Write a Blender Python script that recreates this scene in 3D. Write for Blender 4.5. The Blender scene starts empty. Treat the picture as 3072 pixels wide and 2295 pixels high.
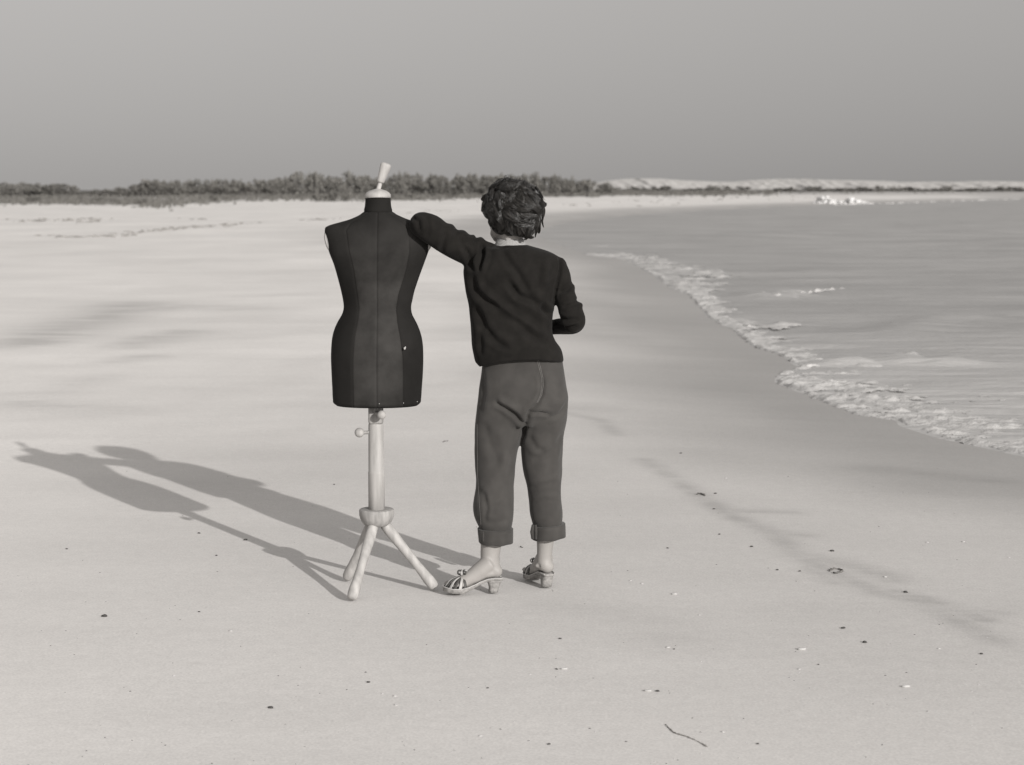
import bpy, bmesh, math, random
import numpy as np
from mathutils import Vector, Matrix

rng = np.random.default_rng(7)
random.seed(7)
SC = bpy.context.scene
COL = SC.collection

# ------------------------------------------------------------------ camera
CAM_H, FPX, PW, PH, HORIZON = 1.6, 5600.0, 3072.0, 2295.0, 550.0
PITCH = math.atan((PH / 2 - HORIZON) / FPX)
cam_d = bpy.data.cameras.new('camera')
cam_o = bpy.data.objects.new('camera', cam_d)
COL.objects.link(cam_o)
cam_o.location = (0, 0, CAM_H)
cam_o.rotation_euler = (math.pi / 2 - PITCH, 0, 0)
cam_d.sensor_width = 36.0
cam_d.lens = 36.0 * FPX / PW
cam_d.clip_start, cam_d.clip_end = 0.1, 6000
cam_d.dof.use_dof = True
cam_d.dof.focus_distance = 7.3
cam_d.dof.aperture_fstop = 5.0
SC.camera = cam_o

# ------------------------------------------------------------------ sky, sun, exposure
SUN_EL, SUN_AZ = math.radians(18.7), math.radians(31.4)   # low sun behind the camera, to the right
sun_vec = Vector((math.sin(SUN_AZ) * math.cos(SUN_EL), -math.cos(SUN_AZ) * math.cos(SUN_EL), math.sin(SUN_EL)))
W = bpy.data.worlds.new('World')
SC.world = W
W.use_nodes = True
nt = W.node_tree
ZENITH_FILL = 2.2
for n in list(nt.nodes):
    nt.nodes.remove(n)


def wn(t, **kw):
    n = nt.nodes.new(t)
    for k, v in kw.items():
        setattr(n, k, v)
    return n


sky = wn('ShaderNodeTexSky')
sky.sky_type = 'NISHITA'
sky.sun_disc = False
sky.sun_elevation = SUN_EL
sky.sun_rotation = math.atan2(sun_vec.x, sun_vec.y)
sky.air_density, sky.dust_density, sky.ozone_density = 1.0, 1.2, 1.0
# black-and-white film: only the luminance of the sky counts; a blue-blind look up keeps it even
tc = wn('ShaderNodeTexCoord')
lift = wn('ShaderNodeVectorMath', operation='ADD')
lift.inputs[1].default_value = (0, 0, 0.42)
nt.links.new(tc.outputs['Generated'], lift.inputs[0])
nrm = wn('ShaderNodeVectorMath', operation='NORMALIZE')
nt.links.new(lift.outputs[0], nrm.inputs[0])
nt.links.new(nrm.outputs[0], sky.inputs['Vector'])
sepc = wn('ShaderNodeSeparateColor')
nt.links.new(sky.outputs[0], sepc.inputs[0])


def wmath(op, a, b_, c_=None):
    n = wn('ShaderNodeMath', operation=op)
    for i, q in enumerate((a, b_, c_)):
        if q is None: continue
        if isinstance(q, (int, float)): n.inputs[i].default_value = q
        else: nt.links.new(q, n.inputs[i])
    return n.outputs[0]


# film of the time sees mostly blue and green; the unseen upper sky is brightened to fill the shadows
film = wmath('MULTIPLY_ADD', sepc.outputs[2], .45, wmath('MULTIPLY_ADD', sepc.outputs[1], .40, wmath('MULTIPLY', sepc.outputs[0], .15)))
sepz = wn('ShaderNodeSeparateXYZ')
nt.links.new(tc.outputs['Generated'], sepz.inputs[0])
thin = wmath('POWER', 2.718, wmath('MULTIPLY', wmath('MAXIMUM', sepz.outputs[2], 0.0), -1 / .30))
zenith_fill = wmath('MULTIPLY_ADD', wmath('SUBTRACT', 1.0, thin), ZENITH_FILL, 1.0)
film = wmath('MULTIPLY', film, zenith_fill)
tone = wn('ShaderNodeMixRGB', blend_type='MULTIPLY')
tone.inputs[0].default_value = 1.0
tone.inputs[2].default_value = (1.03, 1.0, 0.975, 1)
nt.links.new(film, tone.inputs[1])
bgn = wn('ShaderNodeBackground')
bgn.inputs['Strength'].default_value = 0.079
nt.links.new(tone.outputs[0], bgn.inputs['Color'])
won = wn('ShaderNodeOutputWorld')
nt.links.new(bgn.outputs[0], won.inputs[0])

sun_d = bpy.data.lights.new('sun', 'SUN')
sun_d.energy = 3.25
sun_d.angle = math.radians(0.55)
sun_d.color = (1.0, 0.975, 0.945)
sun_o = bpy.data.objects.new('sun', sun_d)
COL.objects.link(sun_o)
sun_o.location = (20, -35, 15)
sun_o.rotation_euler = (-sun_vec).to_track_quat('-Z', 'Y').to_euler()
SC.view_settings.view_transform = 'Standard'
SC.view_settings.look = 'None'
SC.view_settings.exposure = 0.42
SC.view_settings.gamma = 1.0
SC.view_settings.use_curve_mapping = False
SC.cycles.max_bounces = 6

# ------------------------------------------------------------------ helpers: picture to place
FWD = np.array((0, math.cos(PITCH), -math.sin(PITCH)))
UPV = np.array((0, math.sin(PITCH), math.cos(PITCH)))


def ray(px, py):
    return FWD + np.array((1, 0, 0)) * ((px - PW / 2) / FPX) - UPV * ((py - PH / 2) / FPX)


def AT(px, py, Y):
    r = ray(px, py)
    return np.array((0, 0, CAM_H)) + r * (Y / r[1])


def G(px, py, z=0.0):
    r = ray(px, py)
    return np.array((0, 0, CAM_H)) + r * ((z - CAM_H) / r[2])


PXM = 1.0 / (AT(1537, 1200, 7.3)[0] - AT(1536, 1200, 7.3)[0])   # picture pixels per metre at the figures


def C1(x, y):
    return 900 + x / 1.9217, 440 + y / 1.9217


def C2(x, y):
    return 900 + x / 2.3617, 1180 + y / 2.3617


def C3(x, y):
    return 1200 + x / 2.6667, 500 + y / 2.6667


def C4(x, y):
    return 1300 + x / 2.066, 1040 + y / 2.066


def tag(o, label=None, cat=None, group=None, kind=None):
    if label: o['label'] = label
    if cat: o['category'] = cat
    if group: o['group'] = group
    if kind: o['kind'] = kind
    return o


def empty(name, loc, label, cat, group=None):
    o = bpy.data.objects.new(name, None)
    COL.objects.link(o)
    o.location = loc
    o.empty_display_size = 0.1
    return tag(o, label, cat, group)


def link(name, verts, faces, mat, parent=None, smooth=True):
    """one mesh object; verts in world metres, made relative to the thing's base"""
    me = bpy.data.meshes.new(name)
    v = np.asarray(verts, dtype=float)
    me.from_pydata(v.tolist(), [], [list(map(int, f)) for f in faces])
    me.materials.append(mat)
    if smooth:
        me.polygons.foreach_set('use_smooth', np.ones(len(me.polygons), dtype=bool))
    me.update()
    o = bpy.data.objects.new(name, me)
    COL.objects.link(o)
    if parent is not None:
        adopt(o, parent)
    return o


def adopt(o, parent):
    """parent while keeping place; every object here is built with an identity transform"""
    o.parent = parent
    if parent.parent is None:      # a thing's base; the parts themselves sit in world metres
        o.matrix_parent_inverse = Matrix.Translation(-parent.location)


def set_origin(o, loc):
    """move an object's origin to loc without moving its mesh"""
    loc = Vector(loc)
    o.data.transform(Matrix.Translation(-loc))
    o.location = loc


class MB:
    def __init__(self):
        self.v, self.f = [], []

    def add(self, v, f):
        b = len(self.v)
        self.v.extend([tuple(map(float, p)) for p in v])
        self.f.extend([tuple(int(i) + b for i in q) for q in f])

    def rings(self, rings, cap=True, closed=True):
        rings = [np.asarray(r) for r in rings]
        n = len(rings[0])
        v = np.concatenate(rings)
        f = []
        m = n if closed else n - 1
        for i in range(len(rings) - 1):
            for j in range(m):
                k = (j + 1) % n
                f.append((i * n + j, i * n + k, (i + 1) * n + k, (i + 1) * n + j))
        v = list(v)
        if cap and closed:
            for base, flip in ((0, True), ((len(rings) - 1) * n, False)):
                c = np.mean(v[base:base + n], axis=0)
                v.append(c)
                ci = len(v) - 1
                for j in range(n):
                    k = (j + 1) % n
                    f.append((ci, base + k, base + j) if flip else (ci, base + j, base + k))
        self.add(v, f)

    def tube(self, pts, radii, n=14, cap=True, flat=1.0, up=None):
        """tube along points with radius per point; rounded by the caller's radii"""
        pts = np.asarray(pts, float)
        T = np.gradient(pts, axis=0)
        T /= np.linalg.norm(T, axis=1)[:, None] + 1e-12
        u = np.array((0, 0, 1.0)) if up is None else np.array(up, float)
        if abs(np.dot(u, T[0])) > .9 and up is None:
            u = np.array((0, 1.0, 0))
        rings = []
        a = np.linspace(0, 2 * np.pi, n, endpoint=False)
        for p, t, r in zip(pts, T, radii):
            s = np.cross(u, t)
            s /= np.linalg.norm(s) + 1e-12
            w = np.cross(t, s)
            if up is None:
                u = w
            rings.append(p + r * (np.cos(a)[:, None] * s + np.sin(a)[:, None] * w * flat))
        self.rings(rings, cap)

    def lathe(self, p0, p1, prof, n=28, cap=True):
        """prof: list of (t along the axis 0..1, radius)"""
        p0, p1 = np.array(p0, float), np.array(p1, float)
        t = p1 - p0
        L = np.linalg.norm(t)
        t /= L
        s = np.cross((0, 1, 0) if abs(t[1]) < .9 else (1, 0, 0), t)
        s /= np.linalg.norm(s)
        w = np.cross(t, s)
        a = np.linspace(0, 2 * np.pi, n, endpoint=False)
        self.rings([p0 + t * (q * L) + max(r, 1e-4) * (np.cos(a)[:, None] * s + np.sin(a)[:, None] * w) for q, r in prof], cap)

    def ball(self, c, r, n=20, m=12, axes=None):
        r = np.array((r, r, r) if np.isscalar(r) else r, float)
        A = np.eye(3) if axes is None else np.array(axes, float)
        rings = []
        a = np.linspace(0, 2 * np.pi, n, endpoint=False)
        for i in range(1, m):
            ph = -np.pi / 2 + np.pi * i / m
            q = np.stack((np.cos(a) * np.cos(ph), np.sin(a) * np.cos(ph), np.full(n, np.sin(ph))), 1) * r
            rings.append(np.array(c) + q @ A)
        self.rings(rings)

    def box(self, lo, hi):
        x0, y0, z0 = lo
        x1, y1, z1 = hi
        self.add([(x0, y0, z0), (x1, y0, z0), (x1, y1, z0), (x0, y1, z0), (x0, y0, z1), (x1, y0, z1), (x1, y1, z1), (x0, y1, z1)],
                 [(0, 3, 2, 1), (4, 5, 6, 7), (0, 1, 5, 4), (1, 2, 6, 5), (2, 3, 7, 6), (3, 0, 4, 7)])

    def build(self, name, mat, parent=None, smooth=True):
        return link(name, self.v, self.f, mat, parent, smooth)

    def remeshed(self, name, mat, parent, voxel, smooth=6, factor=.5):
        """fuse everything added into one closed skin"""
        me = bpy.data.meshes.new('tmp')
        me.from_pydata(self.v, [], self.f)
        ob = bpy.data.objects.new('tmp', me)
        COL.objects.link(ob)
        m = ob.modifiers.new('r', 'REMESH')
        m.mode = 'VOXEL'
        m.voxel_size = voxel
        if smooth:
            s = ob.modifiers.new('s', 'SMOOTH')
            s.factor, s.iterations = factor, smooth
        dg = bpy.context.evaluated_depsgraph_get()
        dg.update()
        out = bpy.data.meshes.new_from_object(ob.evaluated_get(dg))
        bpy.data.objects.remove(ob)
        bpy.data.meshes.remove(me)
        out.name = name
        out.materials.clear()
        out.materials.append(mat)
        out.polygons.foreach_set('use_smooth', np.ones(len(out.polygons), dtype=bool))
        o = bpy.data.objects.new(name, out)
        COL.objects.link(o)
        if parent is not None:
            adopt(o, parent)
        return o


def co(me):
    a = np.empty(len(me.vertices) * 3)
    me.vertices.foreach_get('co', a)
    return a.reshape(-1, 3)


def nor(me):
    a = np.empty(len(me.vertices) * 3)
    me.vertex_normals.foreach_get('vector', a)
    return a.reshape(-1, 3)


def put(me, a):
    me.vertices.foreach_set('co', a.ravel())
    me.update()


def catmull(keys, vals, q):
    """smooth interpolation of rows of values"""
    keys, vals = np.asarray(keys, float), np.asarray(vals, float)
    if vals.ndim == 1:
        vals = vals[:, None]
    m = np.gradient(vals, keys, axis=0)
    i = np.clip(np.searchsorted(keys, q) - 1, 0, len(keys) - 2)
    h = (keys[i + 1] - keys[i])[:, None]
    t = ((q - keys[i])[:, None]) / h
    a, b = vals[i], vals[i + 1]
    return (2 * t**3 - 3 * t**2 + 1) * a + (t**3 - 2 * t**2 + t) * h * m[i] + (-2 * t**3 + 3 * t**2) * b + (t**3 - t**2) * h * m[i + 1]


def polydist(P, line):
    """distance and parameter (0..1) from 2-D points to a polyline"""
    line = np.asarray(line, float)
    best = np.full(len(P), 1e9)
    bt = np.zeros(len(P))
    L = np.r_[0, np.cumsum(np.linalg.norm(np.diff(line, axis=0), axis=1))]
    for i in range(len(line) - 1):
        a, d = line[i], line[i + 1] - line[i]
        dd = (d @ d) + 1e-12
        t = np.clip(((P - a) @ d) / dd, 0, 1)
        e = np.linalg.norm(P - a - t[:, None] * d, axis=1)
        k = e < best
        best[k] = e[k]
        bt[k] = (L[i] + t[k] * (L[i + 1] - L[i])) / L[-1]
    return best, bt


def sstep(a, b, x):
    t = np.clip((x - a) / (b - a), 0, 1)
    return t * t * (3 - 2 * t)


def vnoise(P, scale, seed=0):
    """cheap value noise, 2-D or 3-D points, range about -1..1"""
    P = np.asarray(P, float) * scale + seed * 17.31
    I = np.floor(P).astype(np.int64)
    F = P - I
    F = F * F * (3 - 2 * F)
    d = P.shape[1]
    out = np.zeros(len(P))
    for c in range(2 ** d):
        w = np.ones(len(P))
        h = np.full(len(P), seed * 374761393 + 1, dtype=np.int64)
        for k in range(d):
            b = (c >> k) & 1
            w *= F[:, k] if b else 1 - F[:, k]
            h = (h ^ ((I[:, k] + b) * (73856093, 19349663, 83492791)[k])) & 0x7fffffff
        h = (h * 1103515245 + 12345) & 0x7fffffff
        h = ((h >> 7) ^ h) * 2654435 & 0x7fffffff
        out += w * ((h % 65536) / 32768.0 - 1)
    return out


# ------------------------------------------------------------------ materials
def new_mat(name):
    m = bpy.data.materials.new(name)
    m.use_nodes = True
    return m, m.node_tree, m.node_tree.nodes['Principled BSDF']


def grey(v, warm=0.03):
    return (v * (1 + warm), v, v * (1 - warm), 1)


def simple(name, v, rough=.7, warm=.03, var=.2, scale=20, bump=.0, bscale=200, stretch=(1, 1, 1), spec=.3, sheen=0, dist=.002):
    """grey base with soft variation and fine relief"""
    m, t, b = new_mat(name)
    N, L = t.nodes, t.links
    tc = N.new('ShaderNodeTexCoord')
    mp = N.new('ShaderNodeMapping')
    mp.inputs['Scale'].default_value = stretch
    L.new(tc.outputs['Object'], mp.inputs['Vector'])
    nz = N.new('ShaderNodeTexNoise')
    nz.inputs['Scale'].default_value = scale
    nz.inputs['Detail'].default_value = 5
    L.new(mp.outputs[0], nz.inputs['Vector'])
    cr = N.new('ShaderNodeValToRGB')
    cr.color_ramp.elements[0].position, cr.color_ramp.elements[1].position = .3, .72
    cr.color_ramp.elements[0].color = grey(v * (1 - var), warm)
    cr.color_ramp.elements[1].color = grey(v * (1 + var), warm)
    L.new(nz.outputs['Fac'], cr.inputs[0])
    L.new(cr.outputs[0], b.inputs['Base Color'])
    b.inputs['Roughness'].default_value = rough
    b.inputs['Specular IOR Level'].default_value = spec
    if sheen:
        b.inputs['Sheen Weight'].default_value = sheen
        b.inputs['Sheen Roughness'].default_value = .5
    if bump:
        n2 = N.new('ShaderNodeTexNoise')
        n2.inputs['Scale'].default_value = bscale
        n2.inputs['Detail'].default_value = 3
        L.new(mp.outputs[0], n2.inputs['Vector'])
        bp = N.new('ShaderNodeBump')
        bp.inputs['Strength'].default_value = bump
        bp.inputs['Distance'].default_value = dist
        L.new(n2.outputs['Fac'], bp.inputs['Height'])
        L.new(bp.outputs[0], b.inputs['Normal'])
    return m


M = {}
M['wood'] = simple('pale wood', .33, .6, .035, .22, 7, .25, 40, (6, 6, .8))
M['wood_dark'] = simple('pale worn wood', .27, .7, .035, .25, 12, .3, 40, (5, 5, 1))
M['form_dark'] = simple('dark form cloth', .0115, .85, .07, .25, 9, .3, 900, sheen=.01, dist=.0006, spec=.12)
M['form_toned'] = simple('toned form cloth', .030, .85, .05, .42, 7, .35, 800, sheen=.05, dist=.0006, spec=.15)
def form_cloth():
    m, t, b = new_mat('dark form cloth, uneven tone')
    N, L = t.nodes, t.links
    tc = N.new('ShaderNodeTexCoord')
    at = N.new('ShaderNodeAttribute'); at.attribute_name = 'cloth_tone'
    nz = N.new('ShaderNodeTexNoise')
    nz.inputs['Scale'].default_value = 7
    nz.inputs['Detail'].default_value = 6
    nz.inputs['Roughness'].default_value = .6
    L.new(tc.outputs['Object'], nz.inputs['Vector'])
    mr = N.new('ShaderNodeMapRange')
    mr.inputs['From Min'].default_value, mr.inputs['From Max'].default_value = .3, .7
    mr.inputs['To Min'].default_value, mr.inputs['To Max'].default_value = .35, 1.35
    L.new(nz.outputs['Fac'], mr.inputs['Value'])
    ml = N.new('ShaderNodeMath'); ml.operation = 'MULTIPLY'
    L.new(mr.outputs[0], ml.inputs[0]); L.new(at.outputs['Fac'], ml.inputs[1])
    cr = N.new('ShaderNodeValToRGB')
    cr.color_ramp.elements[0].color = grey(.0075, .08)
    cr.color_ramp.elements[1].color = grey(.046, .05)
    L.new(ml.outputs[0], cr.inputs[0])
    L.new(cr.outputs[0], b.inputs['Base Color'])
    b.inputs['Roughness'].default_value = .85
    b.inputs['Specular IOR Level'].default_value = .12
    n2 = N.new('ShaderNodeTexNoise'); n2.inputs['Scale'].default_value = 700
    L.new(tc.outputs['Object'], n2.inputs['Vector'])
    bp = N.new('ShaderNodeBump'); bp.inputs['Strength'].default_value = .35; bp.inputs['Distance'].default_value = .0006
    L.new(n2.outputs['Fac'], bp.inputs['Height']); L.new(bp.outputs[0], b.inputs['Normal'])
    return m


M['form_cloth'] = form_cloth()
M['plate'] = simple('armhole plate', .3, .6, .03, .1)
M['tack'] = simple('tack metal', .35, .35, .03, .05)
M['tear'] = simple('torn pale lining', .4, .8, .03, .2)
M['skin'] = simple('skin', .27, .55, .05, .07, 14, .12, 260, dist=.001)
M['wool'] = simple('dark wool', .0102, .95, .10, .22, 25, .3, 700, sheen=.03, dist=.001, spec=.12)
M['twill'] = simple('cotton twill', .042, .9, .07, .16, 18, .35, 1100, sheen=.1, dist=.0006)
M['thread'] = simple('pale thread', .17, .8, .05)
M['cork'] = simple('pale sole', .23, .8, .04, .4, 60, .5, 220)
M['shoe_pale'] = simple('pale shoe leather', .36, .5, .03, .15, 40)
M['shoe_dark'] = simple('dark shoe leather', .06, .5, .05, .2, 40)
M['hair'] = simple('dark hair', .011, .36, .12, .3, 30, spec=.6)
def hair_mat():
    m, t, b = new_mat('dark brown hair')
    N, L = t.nodes, t.links
    gm = N.new('ShaderNodeNewGeometry')
    cr = N.new('ShaderNodeValToRGB')
    cr.color_ramp.elements[0].color = grey(.005, .12)
    cr.color_ramp.elements[1].color = grey(.034, .10)
    cr.color_ramp.elements[0].position, cr.color_ramp.elements[1].position = .25, 1.0
    L.new(gm.outputs['Random Per Island'], cr.inputs[0])
    L.new(cr.outputs[0], b.inputs['Base Color'])
    b.inputs['Roughness'].default_value = .36
    b.inputs['Specular IOR Level'].default_value = .55
    return m


M['hair'] = hair_mat()
M['eye'] = simple('eye', .6, .2)
M['pebble'] = simple('dark pebble', .05, .8, .05, .3, 60, .4, 150)
M['shell'] = simple('pale shell', .42, .5, .02, .1, 60, .3, 150)
M['splash'] = simple('white water', .6, .7, .01, .05)
M['wrack'] = simple('far seaweed', .24, .8, .05, .3, 3)
M['weed'] = simple('dry seaweed', .13, .8, .05, .4, 30, .5, 80)
M['foam'] = simple('sea foam', .43, .6, .02, .12, 9, .8, 50, dist=.01)
M['bark'] = simple('bark', .06, .9, .05)


def leaf_mat(name, v, var=.35):
    m, t, b = new_mat(name)
    N, L = t.nodes, t.links
    oi = N.new('ShaderNodeObjectInfo')
    gm = N.new('ShaderNodeNewGeometry')
    ad = N.new('ShaderNodeMath'); ad.operation = 'ADD'
    L.new(oi.outputs['Random'], ad.inputs[0])
    L.new(gm.outputs['Random Per Island'], ad.inputs[1])
    mr = N.new('ShaderNodeMapRange')
    mr.inputs['From Max'].default_value = 2
    mr.inputs['To Min'].default_value = v * (1 - var)
    mr.inputs['To Max'].default_value = v * (1 + var)
    L.new(ad.outputs[0], mr.inputs['Value'])
    cb = N.new('ShaderNodeCombineColor')
    for i, k in enumerate((1.04, 1.0, .92)):
        ml = N.new('ShaderNodeMath'); ml.operation = 'MULTIPLY'
        ml.inputs[1].default_value = k
        L.new(mr.outputs[0], ml.inputs[0])
        L.new(ml.outputs[0], cb.inputs[i])
    L.new(cb.outputs[0], b.inputs['Base Color'])
    b.inputs['Roughness'].default_value = .8
    b.inputs['Specular IOR Level'].default_value = .2
    return m


M['leaf'] = leaf_mat('shrub leaves', .165)
M['grassblade'] = leaf_mat('dune grass', .15, .4)


def sand_material(name, attrs=True):
    m, t, b = new_mat(name)
    N, L = t.nodes, t.links
    tc = N.new('ShaderNodeTexCoord')

    def noise(scale, detail, stretch=(1, 1, 1), rough=.5):
        mp = N.new('ShaderNodeMapping')
        mp.inputs['Scale'].default_value = stretch
        L.new(tc.outputs['Object'], mp.inputs['Vector'])
        n = N.new('ShaderNodeTexNoise')
        n.inputs['Scale'].default_value = scale
        n.inputs['Detail'].default_value = detail
        n.inputs['Roughness'].default_value = rough
        L.new(mp.outputs[0], n.inputs['Vector'])
        return n.outputs['Fac']

    def math_(op, a, b_):
        n = N.new('ShaderNodeMath'); n.operation = op
        for i, q in enumerate((a, b_)):
            if isinstance(q, (int, float)): n.inputs[i].default_value = q
            else: L.new(q, n.inputs[i])
        return n.outputs[0]

    def ramp(f, lo, hi, a, b_):
        n = N.new('ShaderNodeMapRange')
        n.inputs['From Min'].default_value, n.inputs['From Max'].default_value = lo, hi
        n.inputs['To Min'].default_value, n.inputs['To Max'].default_value = a, b_
        L.new(f, n.inputs['Value'])
        return n.outputs[0]

    big = noise(.35, 4, (1, .6, 1))
    streak = noise(1.1, 5, (.35, 1.6, 1), .6)
    grain = noise(110, 3)
    mid = noise(22, 6, (1, 1, 1), .7)
    alb = math_('MULTIPLY', ramp(big, .3, .7, .90, 1.06), ramp(streak, .3, .7, .96, 1.03))
    alb = math_('MULTIPLY', alb, ramp(grain, .3, .7, .90, 1.09))
    alb = math_('MULTIPLY', alb, ramp(mid, .3, .7, .955, 1.045))
    at = N.new('ShaderNodeAttribute'); at.attribute_name = 'wet'
    damp = N.new('ShaderNodeAttribute'); damp.attribute_name = 'damp'  # holds swash marks and the painted shade of dips
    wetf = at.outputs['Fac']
    # swash marks and painted shade break up with long thin streaks along the beach
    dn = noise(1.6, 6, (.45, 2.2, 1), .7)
    damp_shade_f = math_('MULTIPLY', damp.outputs['Fac'], ramp(dn, .34, .62, .15, 1.0))
    k = math_('MULTIPLY', math_('SUBTRACT', 1.0, math_('MULTIPLY', wetf, WET_DARK)), math_('SUBTRACT', 1.0, math_('MULTIPLY', damp_shade_f, .40)))
    vg_ = N.new('ShaderNodeAttribute'); vg_.attribute_name = 'scrub'
    val = math_('MULTIPLY', math_('MULTIPLY', alb, SAND), k)
    val = math_('MULTIPLY', val, math_('SUBTRACT', 1.0, math_('MULTIPLY', vg_.outputs['Fac'], .76)))
    cb = N.new('ShaderNodeCombineColor')
    for i, kk in enumerate((1.03, 1.0, .972)):
        L.new(math_('MULTIPLY', val, kk), cb.inputs[i])
    L.new(cb.outputs[0], b.inputs['Base Color'])
    L.new(math_('SUBTRACT', .95, math_('MULTIPLY', wetf, .35)), b.inputs['Roughness'])
    b.inputs['Specular IOR Level'].default_value = .25
    h = math_('ADD', math_('MULTIPLY', noise(7, 6, (1, 1.6, 1), .6), .012), math_('MULTIPLY', noise(90, 4), .0022))
    h = math_('MULTIPLY', h, math_('SUBTRACT', 1.0, math_('MULTIPLY', wetf, .75)))
    bp = N.new('ShaderNodeBump')
    bp.inputs['Strength'].default_value = .15
    bp.inputs['Distance'].default_value = 1.0
    L.new(h, bp.inputs['Height'])
    L.new(bp.outputs[0], b.inputs['Normal'])
    return m


SAND, WET_DARK = .65, .48
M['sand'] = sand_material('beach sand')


def sea_material():
    m, t, b = new_mat('shallow sea')
    N, L = t.nodes, t.links
    tc = N.new('ShaderNodeTexCoord')

    def noise(scale, detail, stretch):
        mp = N.new('ShaderNodeMapping')
        mp.inputs['Scale'].default_value = stretch
        mp.inputs['Rotation'].default_value = (0, 0, math.radians(-14))
        L.new(tc.outputs['Object'], mp.inputs['Vector'])
        n = N.new('ShaderNodeTexNoise')
        n.inputs['Scale'].default_value = scale
        n.inputs['Detail'].default_value = detail
        n.inputs['Roughness'].default_value = .6
        L.new(mp.outputs[0], n.inputs['Vector'])
        return n.outputs['Fac']
    cr = N.new('ShaderNodeValToRGB')
    cr.color_ramp.elements[0].position, cr.color_ramp.elements[1].position = .3, .7
    cr.color_ramp.elements[0].color = grey(.26, .02)
    cr.color_ramp.elements[1].color = grey(.37, .02)
    L.new(noise(.5, 6, (.5, 1.1, 1)), cr.inputs[0])
    at = N.new('ShaderNodeAttribute'); at.attribute_name = 'silt'
    mx = N.new('ShaderNodeMixRGB')
    mx.inputs[2].default_value = grey(.49, .02)
    L.new(at.outputs['Fac'], mx.inputs[0])
    L.new(cr.outputs[0], mx.inputs[1])
    L.new(mx.outputs[0], b.inputs['Base Color'])
    b.inputs['Roughness'].default_value = .45
    b.inputs['IOR'].default_value = 1.33
    ad = N.new('ShaderNodeMath'); ad.operation = 'MULTIPLY_ADD'
    L.new(noise(1.4, 6, (.6, 1.8, 1)), ad.inputs[0])
    ad.inputs[1].default_value = .09
    m2 = N.new('ShaderNodeMath'); m2.operation = 'MULTIPLY'
    L.new(noise(9, 4, (.7, 1.5, 1)), m2.inputs[0])
    m2.inputs[1].default_value = .012
    L.new(m2.outputs[0], ad.inputs[2])
    bp = N.new('ShaderNodeBump')
    bp.inputs['Strength'].default_value = .8
    bp.inputs['Distance'].default_value = 1.0
    L.new(ad.outputs[0], bp.inputs['Height'])
    L.new(bp.outputs[0], b.inputs['Normal'])
    return m


M['sea'] = sea_material()


def dune_material():
    m, t, b = new_mat('dune sand with scrub')
    N, L = t.nodes, t.links
    at = N.new('ShaderNodeAttribute'); at.attribute_name = 'scrub'
    cr = N.new('ShaderNodeValToRGB')
    cr.color_ramp.elements[0].color = grey(.45)
    cr.color_ramp.elements[1].color = grey(.10)
    L.new(at.outputs['Fac'], cr.inputs[0])
    L.new(cr.outputs[0], b.inputs['Base Color'])
    b.inputs['Roughness'].default_value = .95
    return m


M['dune'] = dune_material()

# ------------------------------------------------------------------ setting: shoreline, beach, sea
SEA_Z = -0.10
near_px = [(3300, 1420), (3060, 1368), (2990, 1351), (2910, 1336), (2804, 1314), (2705, 1277), (2692, 1262), (2587, 1246), (2525, 1224), (2475, 1205),
           (2382, 1174), (2320, 1147), (2333, 1130), (2401, 1103), (2345, 1066), (2258, 1038), (2196, 991), (2128, 954),
           (2076, 890), (1998, 855), (1948, 821), (1873, 777), (1750, 762)]
far_px = [(1700, 742), (1640, 722), (1605, 703), (1640, 685), (1700, 669), (1850, 650), (2100, 632), (2400, 618), (2700, 608), (3000, 598), (3120, 595)]
shore = [G(x, y, SEA_Z)[:2] for x, y in near_px]
far_shore = [G(x, y, SEA_Z)[:2] for x, y in far_px]
start = [np.array((60.0, -40.0)), np.array((14.0, -6.0)), np.array((7.2, 4.5))]
line = np.array(start + shore + far_shore + [np.array((120.0, 240.0)), np.array((900.0, 700.0))])
poly = np.vstack((line, [(2500, 300), (2500, -400)]))


def shore_dist(P):
    """signed distance to the water's edge, positive on land"""
    d, _ = polydist(P, line)
    inside = np.zeros(len(P), bool)
    n = len(poly)
    for i in range(n):
        a, b_ = poly[i], poly[(i + 1) % n]
        c = (a[1] > P[:, 1]) != (b_[1] > P[:, 1])
        xs = (b_[0] - a[0]) * (P[:, 1] - a[1]) / (b_[1] - a[1] + 1e-12) + a[0]
        inside ^= c & (P[:, 0] < xs)
    return np.where(inside, -d, d)


def ground_z(P, s=None):
    if s is None:
        s = shore_dist(P)
    r = np.linalg.norm(P, axis=1)
    z = np.where(s > 0, SEA_Z + .1 * sstep(-.6, 2.4, s) * 1.0 - .1 * sstep(-.6, 2.4, np.zeros(1))[0], SEA_Z + np.maximum(.05 * s, -.9))
    und = .010 * vnoise(P, .9, 1) + .022 * vnoise(P, .28, 2) + .006 * vnoise(P, 2.4, 3)
    z = z + und * sstep(1.2, 3.5, s) * sstep(2, 9, np.hypot(P[:, 0] - .0, P[:, 1] - 7.3) + 1.2)
    z = z + .20 * sstep(70, 190, r) * sstep(4, 25, s) + .05 * vnoise(P, .09, 4) * sstep(25, 70, r) * sstep(3, 15, s)
    z = z - .0033 * np.maximum(r - 214, 0) * sstep(.06, .035, P[:, 0] / np.maximum(P[:, 1], 1)) * (P[:, 1] > 0)
    return z


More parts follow.
